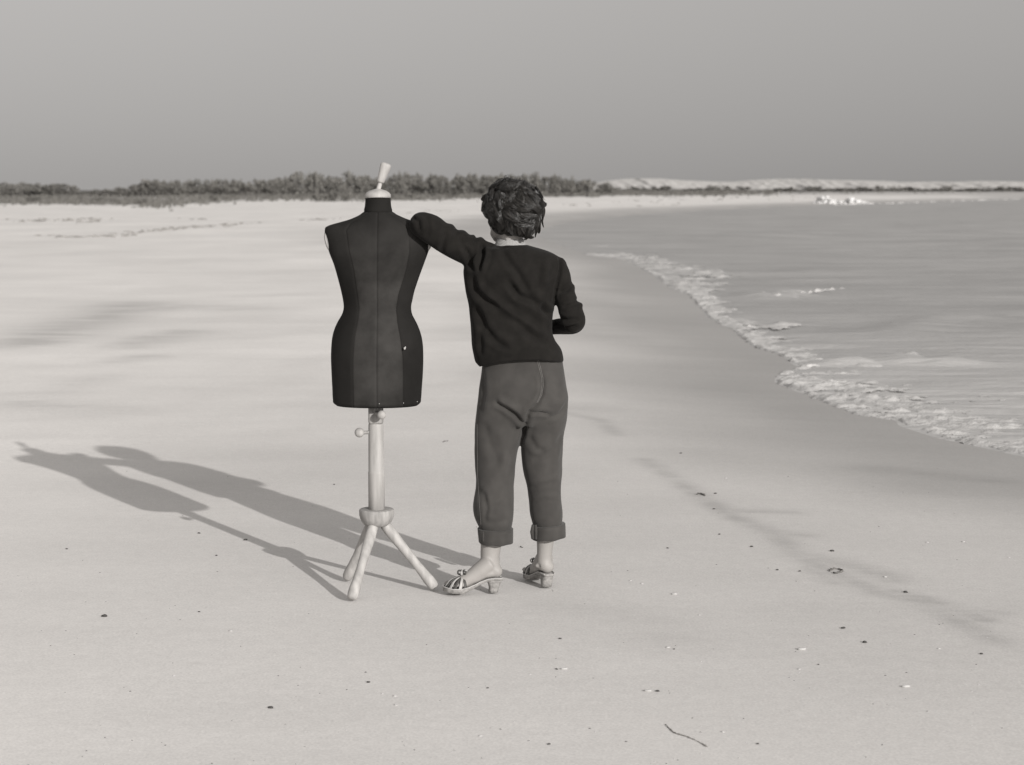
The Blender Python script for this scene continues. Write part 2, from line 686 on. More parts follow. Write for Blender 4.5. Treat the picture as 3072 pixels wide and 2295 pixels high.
# a polar sheet centred under the camera, rows spaced evenly as the lens sees them
ang = np.concatenate((np.radians(np.linspace(-180, -24, 40, endpoint=False)), np.radians(np.linspace(-24, 24, 430, endpoint=False)), np.radians(np.linspace(24, 180, 40))))
rows = np.concatenate((np.array([.6, 1.5, 2.5, 3.4]), 1.0 / np.linspace(1 / 4.2, 1 / 420., 440), np.array([520, 700, 1000, 1500, 2400, 4000.])))
A, R = np.meshgrid(ang[:-1], rows)
na, nr = A.shape[1], A.shape[0]
Pg = np.stack((np.sin(A).ravel() * R.ravel(), np.cos(A).ravel() * R.ravel()), 1)
sg = shore_dist(Pg)
zg = ground_z(Pg, sg)
vg = np.vstack((np.column_stack((Pg, zg)), [(0, 0, 0)]))
ii, jj = np.meshgrid(np.arange(nr - 1), np.arange(na), indexing='ij')
kk = (jj + 1) % na
fg = np.stack((ii * na + jj, (ii + 1) * na + jj, (ii + 1) * na + kk, ii * na + kk), -1).reshape(-1, 4)
fg = fg[:, ::-1]
faces = fg.tolist() + [(len(vg) - 1, (j + 1) % na, j) for j in range(na)]
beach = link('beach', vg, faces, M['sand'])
tag(beach, 'pale dry sand sweeping back to the shrubs, greyer where the sea has wet it', kind='structure')

# wet sand along the sea, and dark streaks: swash marks and painted shade of dips
wet = 1 - sstep(.3, 3.7, sg + .35 * vnoise(Pg, .5, 6) + .18 * vnoise(Pg, 1.7, 7))
wet = np.maximum(wet, .36 * (1 - sstep(3.2, 6.8, sg + .6 * vnoise(Pg, .4, 8))) * sstep(17, 8, Pg[:, 1]) * (Pg[:, 1] > 0))
wet = np.maximum(wet, sstep(9, 2, sg) * sstep(38, 60, Pg[:, 1]) * .8)
damp = np.zeros(len(Pg))  # swash marks and painted shade of dips together


def damp_shade_line(px, width, amt):
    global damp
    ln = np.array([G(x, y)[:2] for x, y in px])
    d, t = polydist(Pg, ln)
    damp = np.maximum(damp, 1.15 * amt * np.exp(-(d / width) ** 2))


# upper-left hollows: shade of the uneven sand, painted as a darker tone
damp_shade_line([(80, 1030), (200, 985), (300, 945), (360, 915), (410, 905)], .55, .75)
damp_shade_line([(430, 925), (560, 915), (720, 920)], .5, .6)
damp_shade_line([(380, 1035), (470, 1010), (560, 990)], .35, .6)
damp_shade_line([(360, 1075), (440, 1065)], .25, .5)
damp_shade_line([(80, 1200), (200, 1220), (300, 1225)], .35, .4)
damp_shade_line([(730, 885), (900, 880)], .35, .35)
damp_shade_line([(200, 1140), (330, 1120)], .25, .3)
# old swash marks at lower right
damp_shade_line([(1930, 1375), (2020, 1430), (2110, 1490), (2200, 1545), (2320, 1590), (2400, 1660), (2520, 1720), (2640, 1770), (2780, 1800), (2880, 1860), (3000, 1920)], .07, .55)
damp_shade_line([(2170, 1525), (2380, 1532)], .06, .5)
damp_shade_line([(2300, 1590), (2420, 1600)], .07, .5)
damp_shade_line([(2420, 1660), (2560, 1690), (2680, 1730)], .09, .55)
damp_shade_line([(2430, 1700), (2500, 1740)], .05, .5)
damp_shade_line([(2680, 1765), (2780, 1790), (2950, 1850)], .06, .6)
damp_shade_line([(2830, 1820), (3000, 1830)], .05, .5)
damp_shade_line([(1690, 1235), (1800, 1255), (1850, 1300)], .07, .45)
damp_shade_line([(2640, 1390), (2990, 1410)], .2, .4)
damp_shade_line([(1700, 1800), (1850, 1830), (2000, 1900)], .22, .25)
left_land = sstep(.06, .035, Pg[:, 0] / np.maximum(Pg[:, 1], 1)) * (Pg[:, 1] > 0)
rg_ = np.hypot(Pg[:, 0], Pg[:, 1])
veg = sstep(196, 206, rg_) * left_land
veg = np.maximum(veg, .5 * sstep(3, 25, sg) * sstep(215, 260, rg_) * (Pg[:, 1] > 0))
gp = np.array([(-200, 616), (70, 614), (200, 615), (330, 618), (470, 626), (560, 616), (700, 609), (900, 604), (1050, 606), (1250, 603), (1400, 600), (1560, 594), (1700, 585), (1900, 590), (2100, 592), (2200, 588), (2500, 583), (3100, 576)], float)
pxg = PW / 2 + FPX * Pg[:, 0] / np.maximum(Pg[:, 1], 1)
dgp = 8960 / (np.interp(pxg, gp[:, 0], gp[:, 1]) - 550)
veg = np.maximum(veg, np.clip(.62 * sstep(-4, 22, rg_ - dgp) * (1 + .5 * vnoise(Pg, .3, 35)), 0, .8) * (Pg[:, 1] > 60) * (sg > 4))
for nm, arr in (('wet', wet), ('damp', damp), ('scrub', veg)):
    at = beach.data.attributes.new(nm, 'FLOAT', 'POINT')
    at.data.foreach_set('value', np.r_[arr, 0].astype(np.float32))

# sea: rows as the lens sees them, waves as geometry
ang2 = np.radians(np.concatenate((np.linspace(-8, 20, 380), np.linspace(22, 110, 40))))
rows2 = np.concatenate((1.0 / np.linspace(1 / 8., 1 / 500., 420), np.array([700, 1000, 2000, 4000.])))
A, R = np.meshgrid(ang2, rows2)
Ps = np.stack((np.sin(A).ravel() * R.ravel(), np.cos(A).ravel() * R.ravel()), 1)
ss = shore_dist(Ps)
wave = .016 * vnoise(Ps * (.55, 1.5), 1.0, 11) + .010 * vnoise(Ps * (.8, 2.6), 2.0, 12)
wave += .02 * vnoise(Ps * (.14, .45), 1.0, 13) * sstep(20, 60, Ps[:, 1])


def crest(px, w, h):
    ln = np.array([G(x, y, SEA_Z)[:2] for x, y in px])
    d, t = polydist(Ps, ln)
    return h * np.exp(-(d / w) ** 2) * np.clip(np.sin(np.pi * np.clip(t, .02, .98)) * 2, 0, 1)


for px, w, h in (([(2230, 880), (2290, 892), (2380, 886), (2440, 890)], .35, .07), ([(2690, 1075), (2730, 1090), (2800, 1092), (2880, 1080)], .3, .06),
                 ([(2400, 1098), (2480, 1092), (2620, 1090)], .2, .045), ([(2650, 1000), (2800, 960), (2990, 950)], .4, .05),
                 ([(2500, 700), (2800, 705), (3050, 690)], 1.2, .08), ([(2080, 720), (2400, 700)], 1.2, .06)):
    wave += crest(px, w, h)
zs = SEA_Z + wave * sstep(.1, -.5, ss)
n2 = len(ang2)
ii, jj = np.meshgrid(np.arange(len(rows2) - 1), np.arange(n2 - 1), indexing='ij')
fs = np.stack((ii * n2 + jj, ii * n2 + jj + 1, (ii + 1) * n2 + jj + 1, (ii + 1) * n2 + jj), -1).reshape(-1, 4)
keep = (ss[fs].min(axis=1) < .6)
sea = link('sea', np.column_stack((Ps, zs)), fs[keep].tolist(), M['sea'])
silt = sstep(26, 13, Ps[:, 1]) * .8 * (.75 + .25 * vnoise(Ps * (.4, 1.2), 1.0, 15))
at = sea.data.attributes.new('silt', 'FLOAT', 'POINT')
at.data.foreach_set('value', silt.astype(np.float32))
tag(sea, 'grey shallow sea with low ripples in the bay', kind='structure')

# foam: lumps of froth along the edge of the swash and on small crests
lump = bmesh.new()
bmesh.ops.create_icosphere(lump, subdivisions=1, radius=1)
lv = np.array([v.co[:] for v in lump.verts])
lf = [tuple(v.index for v in f.verts) for f in lump.faces]
lump.free()
fo = MB()


def froth(px, u0, u1, cell, thr, hgt=.03, z=SEA_Z, seed=0):
    """a torn sheet of froth: a fine grid along the water's edge, kept only where the noise says bubbles stand"""
    ln = np.array([G(x, y, SEA_Z)[:2] for x, y in px])
    seg = np.linalg.norm(np.diff(ln, axis=0), axis=1)
    cum = np.r_[0, np.cumsum(seg)]
    na_ = max(int(cum[-1] / cell), 4)
    nu = max(int((u1 - u0) / cell), 4)
    t = np.linspace(0, cum[-1], na_)
    base = np.stack([np.interp(t, cum, ln[:, k]) for k in (0, 1)], 1)
    u = np.linspace(u0, u1, nu)
    offd = np.array((.55, .84))
    P_ = (base[:, None, :] + u[None, :, None] * offd).reshape(-1, 2)
    P_ = P_ + .05 * (u1 - u0) * np.stack((vnoise(P_, 1.3 / (u1 - u0), 81 + seed), vnoise(P_, 1.3 / (u1 - u0), 82 + seed)), 1)
    U = np.tile((u - u0) / (u1 - u0), na_)
    T_ = np.repeat(t / cum[-1], nu)
    k_ = 1 / cell
    q_ = P_ @ np.array(((.8, .35), (-.5, 1.15))) * (.8, 1.25)
    nz_ = .62 * vnoise(q_, .17 * k_, 83 + seed) + .5 * vnoise(q_, .31 * k_, 84 + seed) + .2 * vnoise(q_, .6 * k_, 85 + seed) + .35 * vnoise(q_, .05 * k_, 86 + seed)
    env = thr + .12 + 1.5 * np.clip(U - .25, 0, 1) ** 1.3 + .9 * sstep(.06, 0, U) + 1.2 * sstep(.06, 0, np.minimum(T_, 1 - T_))
    m_ = nz_ - env
    H = z + .004 + hgt * np.clip(m_, -.2, .9) ** 1 * (1 + .5 * vnoise(P_, .6 * k_, 87))
    ii_, jj_ = np.meshgrid(np.arange(na_ - 1), np.arange(nu - 1), indexing='ij')
    F_ = np.stack((ii_ * nu + jj_, (ii_ + 1) * nu + jj_, (ii_ + 1) * nu + jj_ + 1, ii_ * nu + jj_ + 1), -1).reshape(-1, 4)
    F_ = F_[(m_[F_].max(axis=1) > 0)]
    used = np.unique(F_)
    mp_ = np.full(len(P_), -1)
    mp_[used] = np.arange(len(used))
    fo.add(np.column_stack((P_, H))[used], mp_[F_][:, ::-1])


froth(near_px[0:8], -.12, 2.0, .024, -.30, seed=1)
froth(near_px[6:13], -.04, 1.6, .024, -.3, seed=2)
froth(near_px[11:20], -.04, 1.0, .026, -.3, .025, seed=3)
froth([(2190, 990), (2260, 980), (2340, 988)], -.1, 1.3, .04, -.25, seed=4)
froth([(2395, 1102), (2480, 1096), (2560, 1096), (2640, 1100)], -.1, .7, .03, -.2, seed=5)
froth([(1730, 762), (1873, 777), (1948, 821), (1998, 855), (2076, 890)], -.1, 2.6, .045, -.05, .04, seed=6)
froth([(1860, 770), (1960, 792), (2060, 815), (2160, 838)], -.1, 1.8, .045, -.1, .045, seed=7)
froth([(2265, 886), (2320, 895), (2380, 888), (2450, 880)], -.1, 1.5, .045, -.3, .05, SEA_Z + .03, seed=8)
froth([(2705, 1070), (2735, 1088), (2770, 1092)], -.05, .6, .03, -.2, .03, SEA_Z + .02, seed=9)
froth([(2790, 1092), (2870, 1085)], -.05, .35, .03, -.2, .03, SEA_Z + .02, seed=10)
froth([(1670, 736), (1830, 739)], -.2, 1.2, .09, -.1, .04, seed=11)
froth([(2880, 700), (3060, 690)], -.2, 2.0, .12, .1, .04, seed=12)
froth([(2460, 616), (2700, 610), (3080, 597)], -.5, 2.2, .22, -.5, .1, seed=13)
foam = fo.build('foam', M['foam'])
tag(foam, 'broken white foam along the edge of the swash and on small crests', kind='stuff')

# ------------------------------------------------------------------ dunes at the right, far off
top_px = np.array([(1560, 566), (1680, 560), (1780, 549), (1830, 541), (1870, 537), (1950, 535), (2000, 537), (2050, 541), (2150, 545), (2200, 546), (2250, 541), (2300, 538), (2350, 537), (2420, 537),
                   (2500, 540), (2560, 541), (2650, 543), (2700, 546), (2750, 546), (2800, 545), (2870, 546), (2950, 543), (3000, 544), (3072, 545), (3400, 548), (3900, 552)], float)
nx, ny = 700, 70
dx = np.linspace(1560, 3900, nx)
DY0, DY1 = 322.0, 372.0
dv, sc = [], []
tops = np.interp(dx, top_px[:, 0], top_px[:, 1])
crest_z = CAM_H + (HORIZON - tops) / FPX * 352
q = np.linspace(0, 1, ny)
X, Q = np.meshgrid((dx - PW / 2) / FPX * 352, q)
CZ = np.tile(crest_z, (ny, 1))
Y = DY0 + Q * (DY1 - DY0)
P2 = np.stack((X.ravel(), Y.ravel()), 1)
slope = sstep(.12, .62, Q.ravel())
skew = np.stack((X.ravel() + slope * 2.6, slope * 1.5), 1)
patchy = np.clip(.55 + .9 * vnoise(skew, .11, 27), .12, 1.3)
gul = .38 * np.sin(skew[:, 0] * 2.7 + 3.2 * vnoise(skew, .22, 21)) + .8 * vnoise(skew * (1, .4), 1.15, 22) + .4 * vnoise(skew * (1, .5), .2, 25)
gul = gul * patchy + .25 * vnoise(skew, 2.6, 28)
Z = .02 + (CZ.ravel() - .02) * slope + (.42 * gul + .14 * vnoise(P2, 1.1, 23)) * np.sin(np.pi * np.clip(slope * .92, 0, 1)) - 1.2 * sstep(.75, 1, Q.ravel())
scrub = sstep(.0, .75, gul * .9 + .25 * vnoise(P2, 1.6, 24) - .1 + 1.0 * sstep(.36, .08, slope)) * sstep(.0, .03, slope)
f = [(i * nx + j, i * nx + j + 1, (i + 1) * nx + j + 1, (i + 1) * nx + j) for i in range(ny - 1) for j in range(nx - 1)]
dune = link('dunes', np.column_stack((P2, Z)), f, M['dune'])
at = dune.data.attributes.new('scrub', 'FLOAT', 'POINT')
at.data.foreach_set('value', scrub.astype(np.float32))
tag(dune, 'long pale sand dune ridge with dark scrubby gullies', kind='structure')


# ------------------------------------------------------------------ shrubs
def shrub_mesh(i):
    r = np.random.default_rng(100 + i)
    leaves, stems = MB(), MB()
    nb = 11
    heads = []
    for k in range(nb):
        a = r.uniform(0, 2 * np.pi)
        p = np.array((math.cos(a) * r.uniform(.1, .5), math.sin(a) * r.uniform(.1, .5), r.uniform(.35, .93)))
        if k == 0: p[2] = .95
        heads.append((p, r.uniform(.09, .20)))
        mid_ = p * (.45, .45, .5) + r.normal(0, .03, 3)
        stems.tube([(p[0] * .12, p[1] * .12, -.08), mid_, p], [.028, .02, .006], 5)
    for p, rad in heads:
        for _ in range(64):
            d = r.normal(0, 1, 3)
            d /= np.linalg.norm(d)
            c = p + d * rad * r.uniform(.35, 1.15) ** .6 * (1, 1, 1.1)
            if c[2] < .02: c[2] = .02
            n = r.normal(0, 1, 3) + d
            n /= np.linalg.norm(n)
            u = np.cross(n, r.normal(0, 1, 3)); u /= np.linalg.norm(u)
            w = np.cross(n, u)
            s = r.uniform(.03, .075)
            leaves.add([c - u * s * .5, c + w * s, c + u * s * .5, c - w * s], [(0, 1, 2, 3)])
    for _ in range(160):      # skirt of low leaves
        a = r.uniform(0, 2 * np.pi)
        c = np.array((math.cos(a) * r.uniform(.1, .6), math.sin(a) * r.uniform(.1, .6), r.uniform(0, .4)))
        u = r.normal(0, 1, 3); u /= np.linalg.norm(u)
        w = np.cross(u, r.normal(0, 1, 3)); w /= np.linalg.norm(w)
        s = r.uniform(.03, .08)
        leaves.add([c - u * s * .5, c + w * s, c + u * s * .5, c - w * s], [(0, 1, 2, 3)])
    out = []
    for nm, mb, mt in (('foliage', leaves, M['leaf']), ('stems', stems, M['bark'])):
        me = bpy.data.meshes.new(nm)
        me.from_pydata(mb.v, [], mb.f)
        me.materials.append(mt)
        out.append(me)
    return out


PROTO = [shrub_mesh(i) for i in range(7)]
SHRUB_N = 0


def shrub(px, base_py, top_py, d, width, label, group='shrubs along the back of the beach'):
    """a shrub of the height the photograph shows it to have at distance d"""
    global SHRUB_N
    x = (px - PW / 2) / FPX * d
    zb = float(ground_z(np.array([[x, d]]))[0])
    zt = CAM_H + (HORIZON - top_py) / FPX * d
    h = max(zt - zb, .35)
    me = PROTO[SHRUB_N % len(PROTO)]
    SHRUB_N += 1
    root = empty('shrub', (x, d, zb), label, 'shrub', group)
    root.rotation_euler = (0, 0, rng.uniform(0, 6.28))
    root.scale = (width, width, h)
    for m_, nm in zip(me, ('foliage', 'stems')):
        o = bpy.data.objects.new(nm, m_)
        COL.objects.link(o)
        o.parent = root
    return root


prof = np.array([(-150, 552), (70, 552), (130, 553), (200, 556), (225, 575), (280, 573), (350, 570), (400, 562), (445, 546), (500, 544), (560, 549), (620, 542), (700, 544), (800, 545), (850, 541),
                 (905, 526), (950, 526), (1000, 536), (1045, 526), (1080, 532), (1150, 537), (1205, 529), (1250, 527), (1300, 530), (1350, 533), (1400, 528), (1450, 530), (1600, 530), (1640, 537), (1665, 532),
                 (1700, 541), (1750, 547), (1800, 551), (1850, 556)], float)
ZONES = [(60, 'at the very left edge'), (130, 'near the left edge'), (210, 'at the right end of the left-edge clump'), (290, 'by the low gap at left'), (420, 'in the low feathery stretch at left'),
         (540, 'where the thicket first stands taller'), (690, 'in the middle of the even thicket'), (830, 'just before the pointed peaks'),
         (910, 'under the first pointed peak'), (990, 'under the second pointed peak'), (1060, 'under the tallest shrub beside the form neck'), (1120, 'touching the left of the form neck'),
         (1190, 'behind the wooden handle of the form'), (1250, 'just right of the wooden handle'),
         (1370, 'midway between handle and dark hair'), (1460, 'close left of the dark hair'), (1550, 'behind the dark hair'), (1640, 'close right of the dark hair'),
         (1740, 'beside the compact single shrub'), (9999, 'at the thin end before the dunes')]
px = -60.0
while px < 1850:
    for rrow in range(3):
        d = 196 + 0.022 * max(px, 0) + rrow * 5 + rng.uniform(-2, 2)
        tpy = np.interp(px, prof[:, 0], prof[:, 1])
        tp = tpy + abs(rng.normal(0, 4)) - 3 + (0 if rrow else rng.uniform(6, 18))
        zn = next(z_ for lim, z_ in ZONES if px < lim)
        kind_ = ('low grey shrub, front row, ', 'dark leafy shrub, middle row, ', 'dark shrub, back row, ')[rrow]
        if rrow == 1 and rng.random() < .12: continue
        shrub(px + rng.uniform(-12, 12), 0, tp, d, rng.uniform(1.5, 2.4), kind_ + zn, 'shrubs along the back of the beach')
    px += rng.uniform(24, 36)
# the ones that stand out
for x, t, w, lb in ((905, 518, 1.1, 'tall pointed shrub rising above the thicket, first peak left of the form'),
                    (945, 520, 1.0, 'tall twin of the pointed shrub, second peak left of the form'),
                    (1047, 519, 1.2, 'tallest dark shrub close by the left of the dress form neck'),
                    (1205, 523, 1.2, 'round dark shrub just right of the wooden handle of the form'),
                    (1608, 522, .9, 'pale feathery shrub poking up beside the right of the dark hair'),
                    (1663, 528, 1.2, 'compact dark shrub standing by itself right of the head'),
                    (1712, 535, 1.0, 'small dark shrub near the right end of the thicket'),
                    (1760, 541, 1.5, 'last broad shrub before the pale dunes begin')):
    shrub(x, 0, t, 194, w, lb, None)
for k in range(64):           # dark scrub at the foot of the dunes
    x = 1830 + k * 19.5 + rng.uniform(-9, 9)
    if 2230 < x < 2300: continue
    shrub(x, 0, rng.uniform(558, 569), 318 + rng.uniform(-4, 3), rng.uniform(1.5, 3.6), 'low dark shrub in the band along the foot of the pale dunes', 'scrub along the foot of the dunes')

# grass and low scrub in front of the shrubs: one mass
gr = MB()
gp = np.array([(-200, 616), (70, 614), (200, 615), (330, 618), (470, 626), (560, 616), (700, 609), (900, 604), (1050, 606), (1250, 603), (1400, 600), (1560, 594), (1700, 585), (1900, 590), (2100, 592), (2200, 588), (2500, 583), (3100, 576)], float)
for _ in range(12500):
    q0 = rng.random()
    x = rng.uniform(-60, 3000) if q0 < .12 else rng.uniform(1560, 2320) if q0 < .42 else rng.uniform(-60, 1900)
    yb = np.interp(x, gp[:, 0], gp[:, 1])
    py = yb - (yb - (572 if x > 1800 else 586)) * rng.random() ** .8 + rng.normal(0, 3.0) - 3 * abs(vnoise(np.array([[x * .02, 0.0]]), 1.0, 33)[0])
    c = G(x, max(py, 573), .1)
    if c[1] > 322: continue
    c[2] = ground_z(c[None, :2])[0]
    if shore_dist(c[None, :2])[0] < 3: continue
    hgt = rng.uniform(.10, .42) * (1 if x < 1700 else 1.3)
    if vnoise(c[None, :2], .25, 31)[0] < -.25 and rng.random() < .7: continue
    for b_ in range(5):
        a = rng.uniform(0, 6.28)
        e = np.array((math.cos(a), math.sin(a), 0))
        o = c + e * rng.uniform(0, .3)
        wv = np.array((-e[1], e[0], 0)) * rng.uniform(.02, .05)
        gr.add([o - wv, o + wv, o + e * .12 * hgt + (0, 0, hgt)], [(0, 1, 2)])
grass = gr.build('dune_grass', M['grassblade'], smooth=False)
tag(grass, 'pale dune grass and low scrub in front of the thicket', kind='stuff')
for k in range(34):
    x = rng.uniform(60, 1420)
    yb_ = np.interp(x, gp[:, 0], gp[:, 1]) - rng.uniform(2, 11)
    d_ = 8960 / (yb_ - 550)
    ref = 'at the far left' if x < 250 else 'below the low gap at left' if x < 420 else 'where the thicket first rises' if x < 520 else 'left of the middle of the even thicket' if x < 620 else 'right of the middle of the even thicket' if x < 720 else 'before the pointed peaks' if x < 830 else 'below the pointed peaks' if x < 1000 else 'beside the form neck' if x < 1130 else 'between the form and the head'
    shrub(x, 0, yb_ - rng.uniform(7, 15), d_, rng.uniform(.5, 1.1), 'low dark scrub tuft in the grass ' + ref, 'low scrub in the dune grass')
# the rounded mound of scrub left of the form's neck
for x, t in ((955, 583), (1000, 572), (1035, 574), (985, 578)):
    shrub(x, 0, t, 150 + rng.uniform(-2, 2), 1.1, 'low rounded scrub on the hummock left of the form neck', 'hummock scrub')

# line of seaweed thrown up on the upper beach
wr = MB()


def wrack(px, n, w, s):
    ln = np.array([G(x, y)[:2] for x, y in px])
    for _ in range(n):
        t = rng.random() * (len(ln) - 1)
        i = int(t)
        p = ln[i] + (t - i) * (ln[i + 1] - ln[i]) + rng.normal(0, w, 2)
        if vnoise(p[None, :], .35, 41)[0] < -.1: continue
        z = ground_z(p[None, :])[0]
        k = s * rng.uniform(.25, .9)
        v = lv * (k * rng.uniform(1, 2.2), k, k * .45) * (1 + .3 * rng.normal(0, 1, (len(lv), 1)))
        wr.add(v + (p[0], p[1], z), lf)


wrack([(150, 702), (260, 712), (340, 706), (440, 692), (560, 683), (640, 678), (780, 668)], 200, .35, .10)
wrack([(780, 668), (1000, 656)], 40, .3, .09)
wrack([(70, 664), (140, 668), (230, 660), (330, 656), (430, 658)], 90, 1.2, .13)
wrack([(1230, 637), (1290, 635), (1345, 632)], 26, .5, .10)
wrack([(1640, 612), (1760, 618), (1900, 610), (2050, 606), (2250, 598), (2440, 594)], 130, 3.0, .16)
wrack([(2400, 597), (2465, 596)], 30, .5, .12)
o = wr.build('seaweed_line', M['wrack'], smooth=False)
tag(o, 'broken dark line of seaweed washed up on the upper beach', kind='stuff')

# a small wave breaking white at the far edge of the bay
bw_ = MB()
c0 = G(2518, 612, SEA_Z)
for cx, hh, wd in ((-1.3, .55, .8), (-.7, .35, .6), (0, .22, .9), (.9, .5, .7), (1.4, .3, .7), (-1.8, .2, .8), (2.0, .18, .6)):
    for k in range(26):
        v = lv * (wd * .3, .25, hh * .32) * (1 + .3 * rng.normal(0, 1, (len(lv), 1)))
        t = rng.random()
        bw_.add(v + (c0[0] + cx + rng.normal(0, wd * .35) * (1 - t * .7), c0[1] + rng.normal(0, .4), SEA_Z + hh * t), lf)
o = bw_.build('breaking_wave', M['splash'])
tag(o, 'small white splash of a wave breaking at the far side of the bay', 'wave')
set_origin(o, (c0[0], c0[1], SEA_Z))

# ------------------------------------------------------------------ dress form
YF = 7.31
ORG_F = np.array((AT(1130, 1400, YF)[0], YF, 0))
form = empty('dress_form', ORG_F, 'black cloth dress form on a pale wooden tripod, a wooden handle at its neck', 'dress form')
# rows: crop y, left x, right x, depth to the back, depth to the front, squareness
FR = np.array([
    (285, 377, 522, .050, .050, 2.0), (320, 376, 524, .052, .052, 2.0), (355, 371, 529, .055, .055, 2.0), (378, 362, 540, .060, .058, 2.0),
    (392, 345, 560, .065, .060, 2.0), (405, 320, 588, .070, .062, 2.1), (420, 283, 625, .074, .064, 2.2), (436, 228, 680, .078, .066, 2.35),
    (452, 172, 735, .081, .070, 2.5), (463, 150, 757, .083, .074, 2.6), (480, 144, 763, .086, .078, 2.6), (510, 146, 762, .090, .085, 2.5),
    (560, 156, 755, .096, .105, 2.4), (600, 166, 742, .099, .122, 2.3), (680, 196, 713, .100, .145, 2.2), (760, 219, 684, .097, .138, 2.15),
    (840, 239, 658, .090, .118, 2.1), (890, 249, 647, .085, .106, 2.1), (920, 252, 641, .083, .102, 2.1), (945, 249, 642, .084, .102, 2.1),
    (970, 240, 648, .088, .104, 2.1), (1000, 222, 664, .096, .109, 2.1), (1050, 199, 687, .110, .114, 2.1), (1100, 186, 702, .121, .117, 2.1),
    (1150, 181, 709, .127, .119, 2.1), (1200, 179, 711, .130, .120, 2.1), (1300, 182, 709, .129, .120, 2.1), (1400, 187, 702, .125, .118, 2.1),
    (1455, 190, 698, .122, .116, 2.1), (1476, 194, 694, .119, .113, 2.1), (1484, 203, 686, .113, .107, 2.1)])
SEAM = np.array([(285, 420, 452, 490), (378, 395, 453, 515), (436, 300, 454, 610), (480, 272, 454, 636), (600, 290, 454, 640), (700, 315, 453, 622), (850, 335, 452, 575), (930, 345, 452, 562), (1000, 337, 453, 570),
                 (1100, 321, 454, 590), (1200, 315, 454, 603), (1300, 314, 454, 606), (1490, 318, 455, 605)], float)
qy = np.concatenate((np.linspace(285, 500, 40, endpoint=False), np.linspace(500, 1440, 60, endpoint=False), np.linspace(1440, 1484, 9)))
fr = catmull(FR[:, 0], FR[:, 1:], qy)
sm = np.stack([np.interp(qy, SEAM[:, 0], SEAM[:, k]) for k in (1, 2, 3)], 1)


def form_point(i, th, inset=0.0):
    xl, xr, db, df, n = fr[i]
    pl, pr = AT(*C1(xl, qy[i]), YF), AT(*C1(xr, qy[i]), YF)
    cx, w = (pl[0] + pr[0]) / 2, (pr[0] - pl[0]) / 2
    c_, s_ = np.cos(th), np.sin(th)
    x = np.sign(c_) * np.abs(c_) ** (2 / n)
    y = np.sign(s_) * np.abs(s_) ** (2 / n)
    d = np.where(s_ < 0, db, df)
    return np.stack((cx + (w - inset) * x, YF + (d - inset) * y, np.full(np.shape(th), pl[2])), -1)


def seam_theta(i):
    xl, xr, db, df, n = fr[i]
    cx, w = (xl + xr) / 2, (xr - xl) / 2
    th = []
    for k in range(3):
        u = np.clip((sm[i, k] - cx) / w, -.97, .97)
        a = math.acos(np.sign(u) * abs(u) ** (n / 2))   # 0..pi
        th.append(-a)
    back = [-math.pi] + th + [0.0]
    frontv = [-a for a in th[::-1]]
    return back + frontv + [math.pi]        # 9 boundaries, 8 panels


ub = np.unique(np.concatenate(([0, .012, .03, .06, .1], np.linspace(.15, .85, 11), [.9, .94, .97, .988, 1])))
i_neck = int(np.searchsorted(qy, 376))
TH = [seam_theta(i) for i in range(len(qy))]
zb0, zt0 = AT(*C1(450, 1484), YF)[2], AT(*C1(450, 378), YF)[2]
for k in range(8):
    rws = []
    for i in range(i_neck, len(qy)):
        a, b_ = TH[i][k], TH[i][k + 1]
        th = a + (b_ - a) * ub
        p0 = form_point(i, th)
        arc = np.r_[0, np.cumsum(np.linalg.norm(np.diff(p0, axis=0), axis=1))]
        e = np.minimum(arc, arc[-1] - arc)
        ins = .0030 * np.exp(-(e / .0035) ** 2)
        if i == i_neck: ins = ins + .002
        c = np.array([p0[:, 0].mean() * 0 + (AT(*C1((fr[i][0] + fr[i][1]) / 2, qy[i]), YF)[0]), YF, 0])
        dirv = p0 - c
        dirv[:, 2] = 0
        dirv /= np.linalg.norm(dirv, axis=1)[:, None] + 1e-9
        rws.append(p0 - dirv * ins[:, None])
    mb = MB()
    mb.rings(rws, cap=False, closed=False)
    toned = k in (1, 2)
    o = mb.build('fabric_panel', M['form_cloth'], form)
    pv = np.array(mb.v)
    zz_ = (pv[:, 2] - zb0) / (zt0 - zb0)
    tone_a = (.26 + .40 * sstep(.98, .62, zz_)) if toned else (.20 * sstep(.72, .95, zz_) + .16)  # middle back panels paler lower down, the rest slightly paler near the shoulders
    at = o.data.attributes.new('cloth_tone', 'FLOAT', 'POINT')
    at.data.foreach_set('value', np.asarray(tone_a, np.float32))
    if toned: o['label'] = 'greyish back panel of the dress form'
# neck band, base board, core seam lines
mb = MB()
thn = np.linspace(-math.pi, math.pi, 48, endpoint=False)
mb.rings([form_point(i, thn, 0 if 0 < i < i_neck - 1 else .0025) for i in range(0, i_neck + 1)])
mb.build('neck_band', M['form_dark'], form)
mb = MB()
zb = AT(*C1(450, 1484), YF)[2]
mb.rings([form_point(len(qy) - 1, thn, .004), form_point(len(qy) - 1, thn, .005) - (0, 0, .004)])
mb.build('base_board', M['form_dark'], form)
# neck cap and turned handle
mb = MB()
cn = AT(*C1(449, 287), YF)
mb.lathe(cn - (0, 0, .006), cn + (0, 0, .030), [(0, .0495), (.15, .0515), (.4, .050), (.62, .043), (.8, .032), (.92, .018), (1, .0085)], 36)
cap = mb.build('neck_cap', M['wood'], form)
h0, h1 = AT(1133, 574, YF), AT(1159.5, 489, YF + .005)
mb = MB()
mb.lathe(h0, h1, [(0, .010), (.12, .009), (.27, .0085), (.305, .0082), (.31, .0125), (.36, .0150), (.5, .0165), (.7, .0192), (.88, .0215), (.95, .0205), (.985, .016), (1, .006)], 30)
mb.build('handle', M['wood'], cap)
